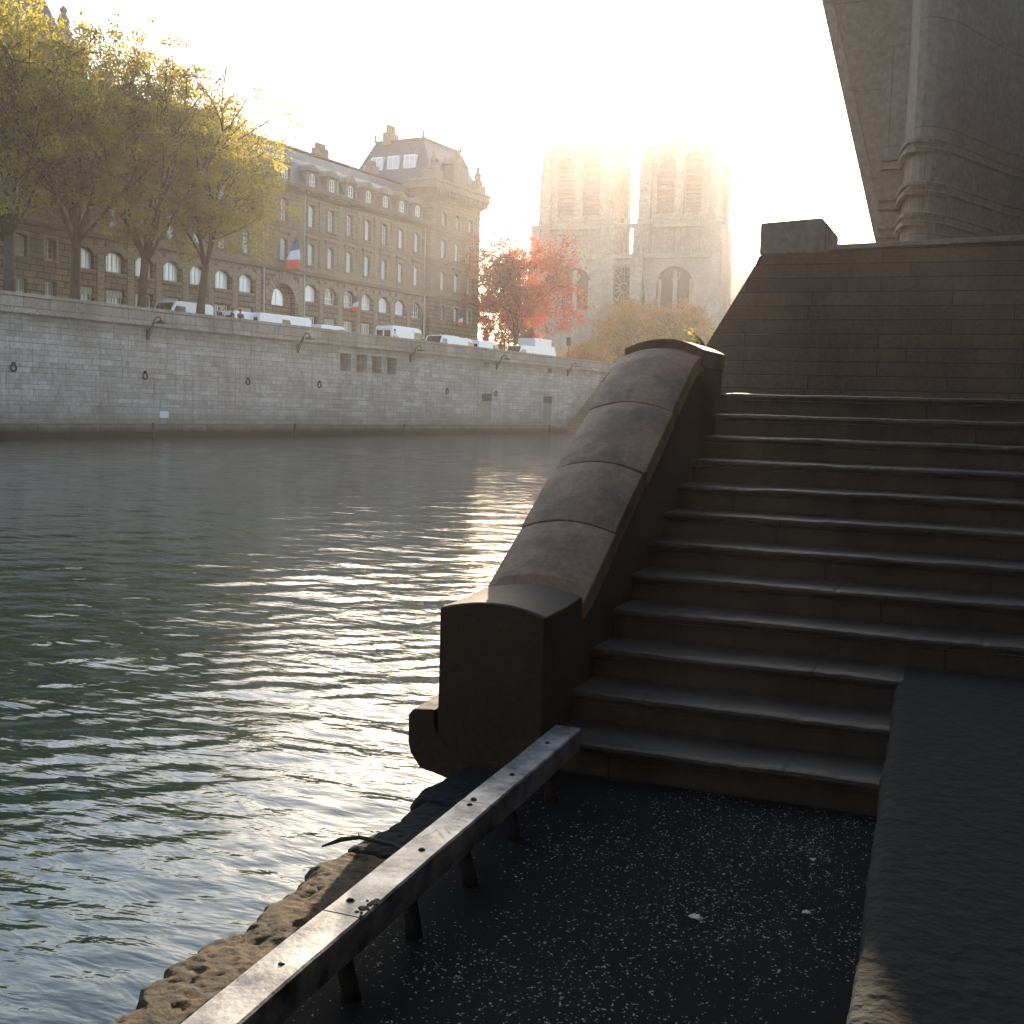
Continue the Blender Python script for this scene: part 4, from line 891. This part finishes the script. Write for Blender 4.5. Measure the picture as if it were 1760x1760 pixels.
# parapet with pier and sloping coping
pr_ = empty('stair_parapet', (-2.17, 5.45, 0)); tag(pr_, 'stone parapet with rounded sloping coping and end pier, river side of the stairs', 'parapet'); off = (2.17, -5.45, 0)
XL, XR = -2.445, -1.895
def crown(x0, x1, n, h): return [(x0+(x1-x0)*i/n, h*(1-(2*i/n-1)**2)) for i in range(n+1)]
def put(o): o.location = off; return o
def lumpy(o, s=.006, lv=3, sc=6):
    """hand-dressed stone: subdivide and roughen the mesh a little"""
    a = o.modifiers.new('div', 'SUBSURF'); a.subdivision_type = 'SIMPLE'; a.levels = lv; a.render_levels = lv
    tx = bpy.data.textures.new('dress', 'CLOUDS'); tx.noise_scale = 1.0/sc; tx.noise_depth = 3
    d = o.modifiers.new('rough', 'DISPLACE'); d.texture = tx; d.strength = s; d.mid_level = .5; d.texture_coords = 'LOCAL'; return o
def sweep_profile(name, sections, mat):
    """sections: list of (y, [(x,z)...])"""
    mb = MB(); K = len(sections[0][1]); mb.v = [(x, y, z) for y, pf in sections for x, z in pf]
    mb.f = [(i*K+k, i*K+(k+1) % K, (i+1)*K+(k+1) % K, (i+1)*K+k) for i in range(len(sections)-1) for k in range(K)]+[tuple(range(K)), tuple(range((len(sections)-1)*K, len(sections)*K))]
    mb.m = [0]*len(mb.f); return put(mb.build(name, mat, pr_, bevel=.006))
# pier
ztop = .742
S_ = []
for y, dz, ins in ((5.2, 0, .006), (5.215, .006, 0), (5.5, .012, 0), (5.74, .03, 0)):
    pf = [(XR-ins, -.02), (XR-ins, ztop+dz)]+[(x, ztop+dz+h) for x, h in reversed(crown(XL+ins, XR-ins, 10, .045))][1:-1]+[(XL+ins, ztop+dz), (XL+ins, -.02)]
    S_.append((y, pf))
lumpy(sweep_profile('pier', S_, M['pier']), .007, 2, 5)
# base block with chamfered underside that overhangs the water
pf = [(XR+.004, -.04), (XR+.004, .02), (XL-.005, .02), (XL-.005, .245), (-2.565, .232), (-2.59, .20), (-2.592, .07), (-2.575, .015), (-2.52, -.055), (-2.42, -.075), (-2.3, -.10)]
S_ = [(5.18, [(x, z) for x, z in pf])]+[(y, [(x, z+(.03 if z > .2 else 0)*min(1, (y-5.18)*2)) for x, z in pf]) for y in (5.2, 5.5, 6.1, 7.5, 12.0)]
lumpy(sweep_profile('pier_base', S_, M['pier']), .014, 3, 7)
# parapet body down to the water, following the slope
z_at = lambda y: .757+.588*(y-5.76)
mb = MB(); mb.hexa([(XL+.012, 5.75, -3), (XR-.004, 5.75, -3), (XR-.004, 14, -3), (XL+.012, 14, -3), (XL+.012, 5.75, .70), (XR-.004, 5.75, .70), (XR-.004, 8.22, 2.12), (XL+.012, 8.22, 2.12)])
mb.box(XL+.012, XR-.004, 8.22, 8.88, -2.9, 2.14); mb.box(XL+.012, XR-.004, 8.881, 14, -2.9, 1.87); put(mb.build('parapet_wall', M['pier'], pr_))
# coping slabs
cuts = [5.745, 6.27, 6.80, 7.42, 8.18]
for i in range(4):
    a, b = cuts[i]+.004, cuts[i+1]-.004; S_ = []
    gj = random.Random(i); dx = gj.uniform(-.006, .006)
    for t in np.linspace(0, 1, 7):
        y = a+(b-a)*t; z = z_at(y); e = .006 if t in (0, 1) else 0
        if i == 3: z = z_at(y)-max(0, (y-7.95))**2*1.1
        cr = [(x+dx, z+h-e) for x, h in reversed(crown(XL-.004, XR+.004, 14, .06))]
        S_.append((y, [(XR+.004+dx, z-.10)]+cr+[(XL-.004+dx, z-.10)]))
    # shear the joints so the slabs are cut square to the slope
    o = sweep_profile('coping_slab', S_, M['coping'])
    for v in o.data.vertices:
        h = v.co.z-z_at(v.co.y)
        v.co.y -= .5*h*(1 if .02 < (v.co.y-5.74) else 0)
    lumpy(o, .006, 2, 8)
S_ = []
for y in (8.19, 8.45, 8.7, 8.9): S_.append((y, [(XR+.01, 2.05)]+[(x, 2.165+h) for x, h in reversed(crown(XL-.01, XR+.01, 14, .075))]+[(XL-.01, 2.05)]))
lumpy(sweep_profile('coping_slab', S_, M['coping']), .005, 1, 8)

# retaining wall behind the landing, with raking river end and square pier on top
rw = empty('retaining_wall', (-2, 14, 0)); tag(rw, 'tall coursed stone wall behind the stairs with a raking left end and a square block on top', 'retaining wall'); RO = (2, -14, 0)
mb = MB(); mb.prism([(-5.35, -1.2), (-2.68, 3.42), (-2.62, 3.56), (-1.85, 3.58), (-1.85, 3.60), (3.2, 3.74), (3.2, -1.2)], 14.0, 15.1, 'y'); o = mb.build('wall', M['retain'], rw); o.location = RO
mb = MB(); mb.prism([(-2.62, 3.565), (-2.62, 3.93), (-1.93, 3.97), (-1.85, 3.88), (-1.85, 3.585)], 13.98, 14.9, 'y'); o = mb.build('top_block', M['smooth_stone'], rw, bevel=.02); o.location = RO
mb = MB(); mb.prism([(-1.84, 3.60), (-1.84, 3.66), (3.2, 3.80), (3.2, 3.74)], 13.94, 15.0, 'y'); o = mb.build('wall_coping', M['smooth_stone'], rw, bevel=.01); o.location = RO

# the building above the wall: rounded corner with double-roll string courses
bd = empty('corner_building', (-1, 17, 1.9)); tag(bd, 'stone building with a rounded corner and rolled string courses above the stair wall', 'building'); BO = (1, -17, -1.9)
plan = [(-1.70, 18.14), (-1.40, 18.08), (-1.34, 17.62), (-1.28, 17.28), (-1.21, 17.06), (-1.11, 16.97), (-.97, 17.02), (-.75, 17.28), (-.06, 18.9), (1.2, 21.2), (4, 24.2), (4, 26), (-1.70, 26)]
mb = MB(); mb.prism(plan, 1.9, 13.5, 'z'); o = mb.build('wall', M['smooth_stone'], bd); o.location = BO
for z in (4.46, 4.86, 5.42):
    for dz, rr in ((0, .038), (-.12, .045)):
        mb = MB(); pts = [(x, y, z+dz) for x, y in plan[:11]]
        mb.tube([Vector(p)+Vector((-.02, -.03, 0)) for p in pts[:2]], rr, 4); mb.tube([Vector(p)+Vector((-.05, -.055, 0)) for p in pts[1:]], rr, 4)
        o = mb.build('string_course', M['smooth_stone'], bd, bevel=.008); o.location = BO
# bridge haunch leaning over the quay
hz = empty('bridge_haunch', (-1.5, 19, 2)); tag(hz, 'smooth stone haunch leaning out over the sky above the stair wall', 'bridge haunch')
mb = MB(); mb.prism([(-1.40, 2.5), (-4.1, 12.6), (-4.6, 14.5), (9, 14.5), (9, 2.5)], 20.4, 26.5, 'y'); mb.prism([(-1.37, 2.52), (-4.05, 12.55), (-3.9, 12.55), (-1.22, 2.52)], 20.3, 20.42, 'y')
o = mb.build('stone_face', M['smooth_stone'], hz); o.location = (1.5, -19, -2)

# unseen embankment and bridge, inferred, added to shade the quay; bridge front pushed forward
mb = MB(); mb.box(3.01, 4.2, -40, 30, -3, 8); mb.box(2.93, 4.25, -40, 30, 6.6, 6.85); o = mb.build('shade_embankment_wall', M['retain'], bevel=.02); tag(o, 'unseen embankment wall right of the near quay, added to shade it', 'quay wall')
m_ = MB(); m_.box(4.2, 900, -600, 1500, STREET-1, STREET); struct(m_.build('street_ground', M['ground']))
br = MB(); ar = [(-1.9+0*i, 0) for i in range(0)]
P = arc_pts(-26, 2.0, .5, 5.6, 16); br.prism([(4.4, -3), (2.0, -3)]+list(reversed(P))+[(-26, -3), (-29, -3)]+list(reversed(arc_pts(-53, -29, .5, 5.4, 14)))+[(-53, -3), (-62, -3), (-62, 8.2), (4.4, 8.2)], -24, -1.2, 'y')
br = br.build('shade_bridge', M['retain']); tag(br, 'unseen stone arch bridge behind the viewer, added and pushed forward to shade the quay', 'bridge')

# ------------------------------------------------------------------ low guard rail
gr = empty('guard_rail', (-1.7, 3.4, 0)); tag(gr, 'low worn flat iron guard rail on short posts along the quay edge', 'guard rail'); GO = (1.7, -3.4, 0)
cx = lambda y: -1.645-.042*(y-2.2)
segs = [(.2, 2.94), (2.95, 4.02), (4.03, 5.22)]
for k, (a, b) in enumerate(segs):
    mb = MB(); ys = np.linspace(a, b, int((b-a)/.03)); K = []
    V = []
    for y in ys:
        c = cx(y); w = .066+.002*noise.noise(Vector((y*7, k, 0))); s = .0025*noise.noise(Vector((y*9, 3, k))); zt = .243+.004*noise.noise(Vector((y*2.5, 1, 1)))-.002*k
        V += [(c-w, y, zt-.006), (c-w+.006, y, zt), (c, y, zt+.001+s), (c+w-.006, y, zt), (c+w, y, zt-.006), (c+w, y, zt-.03), (c+w-.004, y, zt-.105), (c-w+.004, y, zt-.105), (c-w, y, zt-.03)]
    mb.v = V; n = len(ys); mb.f = [(i*9+j, i*9+(j+1) % 9, (i+1)*9+(j+1) % 9, (i+1)*9+j) for i in range(n-1) for j in range(9)]+[tuple(range(9)), tuple(range((n-1)*9, n*9))]; mb.m = [0]*len(mb.f)
    o = mb.build('rail_bar', M['rail'], gr); o.location = GO
for y in (1.4, 2.2, 2.93, 3.39, 3.86, 4.36, 4.86):
    c = cx(y); mb = MB(); g = random.Random(int(y*100)); b_ = g.uniform(.0, .02)
    mb.tube([(c+.015, y, .165), (c+.02, y, .10), (c+.03+b_, y, .04), (c+.035+b_*1.6, y, -.03)], [.032, .028, .028, .034], 8); mb.tube([(c+.015, y-.035, .158), (c+.015, y+.035, .158)], .02, 8)
    o = mb.build('post', M['iron'], gr, smooth=True); o.location = GO
for y, dx in ((1.9, 0), (2.6, .005), (3.50, .01), (3.985, -.01), (4.05, -.02), (4.4, .01), (4.9, 0), (3.04, -.02)):
    mb = MB(); mb.lathe([(.010, 0), (.0095, .004), (.005, .007)], (cx(y)+dx, y, .242), 12); mb.lathe([(.013, 0), (.012, .0015)], (cx(y)+dx, y, .2415), 14); o = mb.build('bolt', M['iron'], gr, smooth=True); o.location = GO
# scratched letters on the bar
sc = MB()
def stroke(p, q, z=.2455, w=.0022):
    (x0, y0), (x1, y1) = p, q; d = Vector((x1-x0, y1-y0)).normalized(); nx_, ny_ = -d.y*w/2, d.x*w/2
    sc.add([(x0-nx_, y0-ny_, z), (x0+nx_, y0+ny_, z), (x1+nx_, y1+ny_, z), (x1-nx_, y1-ny_, z), (x0-nx_, y0-ny_, z+.0006), (x0+nx_, y0+ny_, z+.0006), (x1+nx_, y1+ny_, z+.0006), (x1-nx_, y1-ny_, z+.0006)],
           [(0, 1, 2, 3), (4, 5, 6, 7), (0, 1, 5, 4), (1, 2, 6, 5), (2, 3, 7, 6), (3, 0, 4, 7)])
X = cx(3.72)
for a, b in [((X-.035, 3.60), (X-.02, 3.70)), ((X-.005, 3.62), (X-.048, 3.70)), ((X-.02, 3.70), (X+.03, 3.64)), ((X-.01, 3.74), (X+.045, 3.68)), ((X-.01, 3.74), (X+.05, 3.74)),
             ((X-.03, 3.78), (X+.05, 3.77)), ((X-.03, 3.81), (X+.045, 3.80)), ((X-.035, 3.84), (X+.04, 3.835)), ((X+.0, 3.785), (X+.0, 3.84))]: stroke(a, b)
o = sc.build('scratched_letters', plain('bare_scratch', (.6, .6, .56), .4), gr); o.location = GO
mb = MB()
for k in range(26): 
    x = cx(3.0)+.045+rnd.gauss(0, .012); y = 3.03+rnd.gauss(0, .035); mb.lathe([(.004+rnd.random()*.007, 0), (.003, .003)], (min(x, cx(3)+.064), y, .241), 7)
o = mb.build('rust_patch', M['rust'], gr); o.location = GO

# ------------------------------------------------------------------ small litter: twig, leaves, weed
mb = MB(); mb.tube([(-2.33, 3.93, .0), (-2.27, 3.98, .022), (-2.2, 4.0, .035), (-2.05, 4.0, .03), (-1.95, 3.96, .022)], [.004, .011, .009, .008, .004], 6); mb.tube([(-2.2, 4.0, .035), (-2.24, 4.06, .03)], [.006, .002], 5)
tag(mb.build('twig', M['bark']), 'dark twig lying across the joint of the quay edge stones, poking over the water', 'twig')
def leaf(loc, rz, s, label):
    mb = MB(); n = 9; V = []
    for i in range(n):
        t = i/(n-1); w = .5*math.sin(math.pi*t)**.7*(1+.25*math.sin(t*18)); y = t-.5; z = .10*math.sin(t*3.2)+.04*math.sin(t*9)
        V += [(-w*.8*s, y*s, (z+.16*abs(w))*s), (0, y*s, z*s), (w*.8*s, y*s, (z+.2*abs(w))*s)]
    mb.v = V; mb.f = [(i*3+k, i*3+k+1, (i+1)*3+k+1, (i+1)*3+k) for i in range(n-1) for k in range(2)]; mb.m = [0]*len(mb.f)
    mb.tube([(0, -.5*s, .01), (.1*s, -.85*s, .012)], .0015, 5)
    o = mb.build('fallen_leaf', plain('dry_leaf', (.3, .27, .2), .6), smooth=True); so = o.modifiers.new('t', 'SOLIDIFY'); so.thickness = .0008
    o.location = loc; o.rotation_euler = (0, 0, rz); tag(o, label, 'leaf', 'fallen leaves on the quay')
leaf((-.845, 3.89, .012), 1.1, .05, 'curled pale dry leaf on the dark pavement right of the rail')
leaf((-.55, 4.62, .012), .3, .03, 'small dry leaf on the pavement near the kerb, close to the bottom step')
leaf((-.50, 4.1, .012), 2.0, .035, 'small dry leaf on the pavement by the kerb, nearer than the other one')
wd = empty('weed', (-3.22, 13.9, 2.5)); tag(wd, 'small pale leafy weed growing from the raking end of the stair wall', 'weed')
mb = MB(); lf = MB()
for k in range(9):
    a = rnd.uniform(-1, 1); L_ = rnd.uniform(.18, .42); tip = Vector((-L_*rnd.uniform(.3, 1), -.1*a, L_*rnd.uniform(.1, .8))); mb.tube([(0.05, .02, 0), tip*.5+Vector((0, 0, .03)), tip], [.006, .004, .002], 5)
    for j in range(8):
        q = tip*(j+2)/9; d = Vector((rnd.gauss(0, 1), rnd.gauss(0, 1), rnd.gauss(0, 1))).normalized()*.05; e = d.cross(Vector((rnd.random(), rnd.random(), 1))).normalized()*.018; lf.add([q, q+d*.5+e, q+d, q+d*.5-e], [(0, 1, 2, 3)])
mb.build('stems', M['bark'], wd); lf.build('leaves', leaf_mat('weed_leaf', (.14, .16, .06), (.5, .45, .12)), wd)

# ------------------------------------------------------------------ haze
hm = bpy.data.materials.new('river_haze'); hm.use_nodes = True; nt = hm.node_tree; nt.nodes.remove(nt.nodes['Principled BSDF'])
pv = nt.nodes.new('ShaderNodeVolumePrincipled'); pv.inputs['Color'].default_value = (1, .93, .90, 1); pv.inputs['Density'].default_value = .00025; pv.inputs['Anisotropy'].default_value = .70
nt.links.new(pv.outputs[0], nt.nodes['Material Output'].inputs['Volume'])
mb = MB(); mb.box(-3100, 3100, -3100, 3100, -4.5, 86); struct(mb.build('haze', hm), 'stuff')
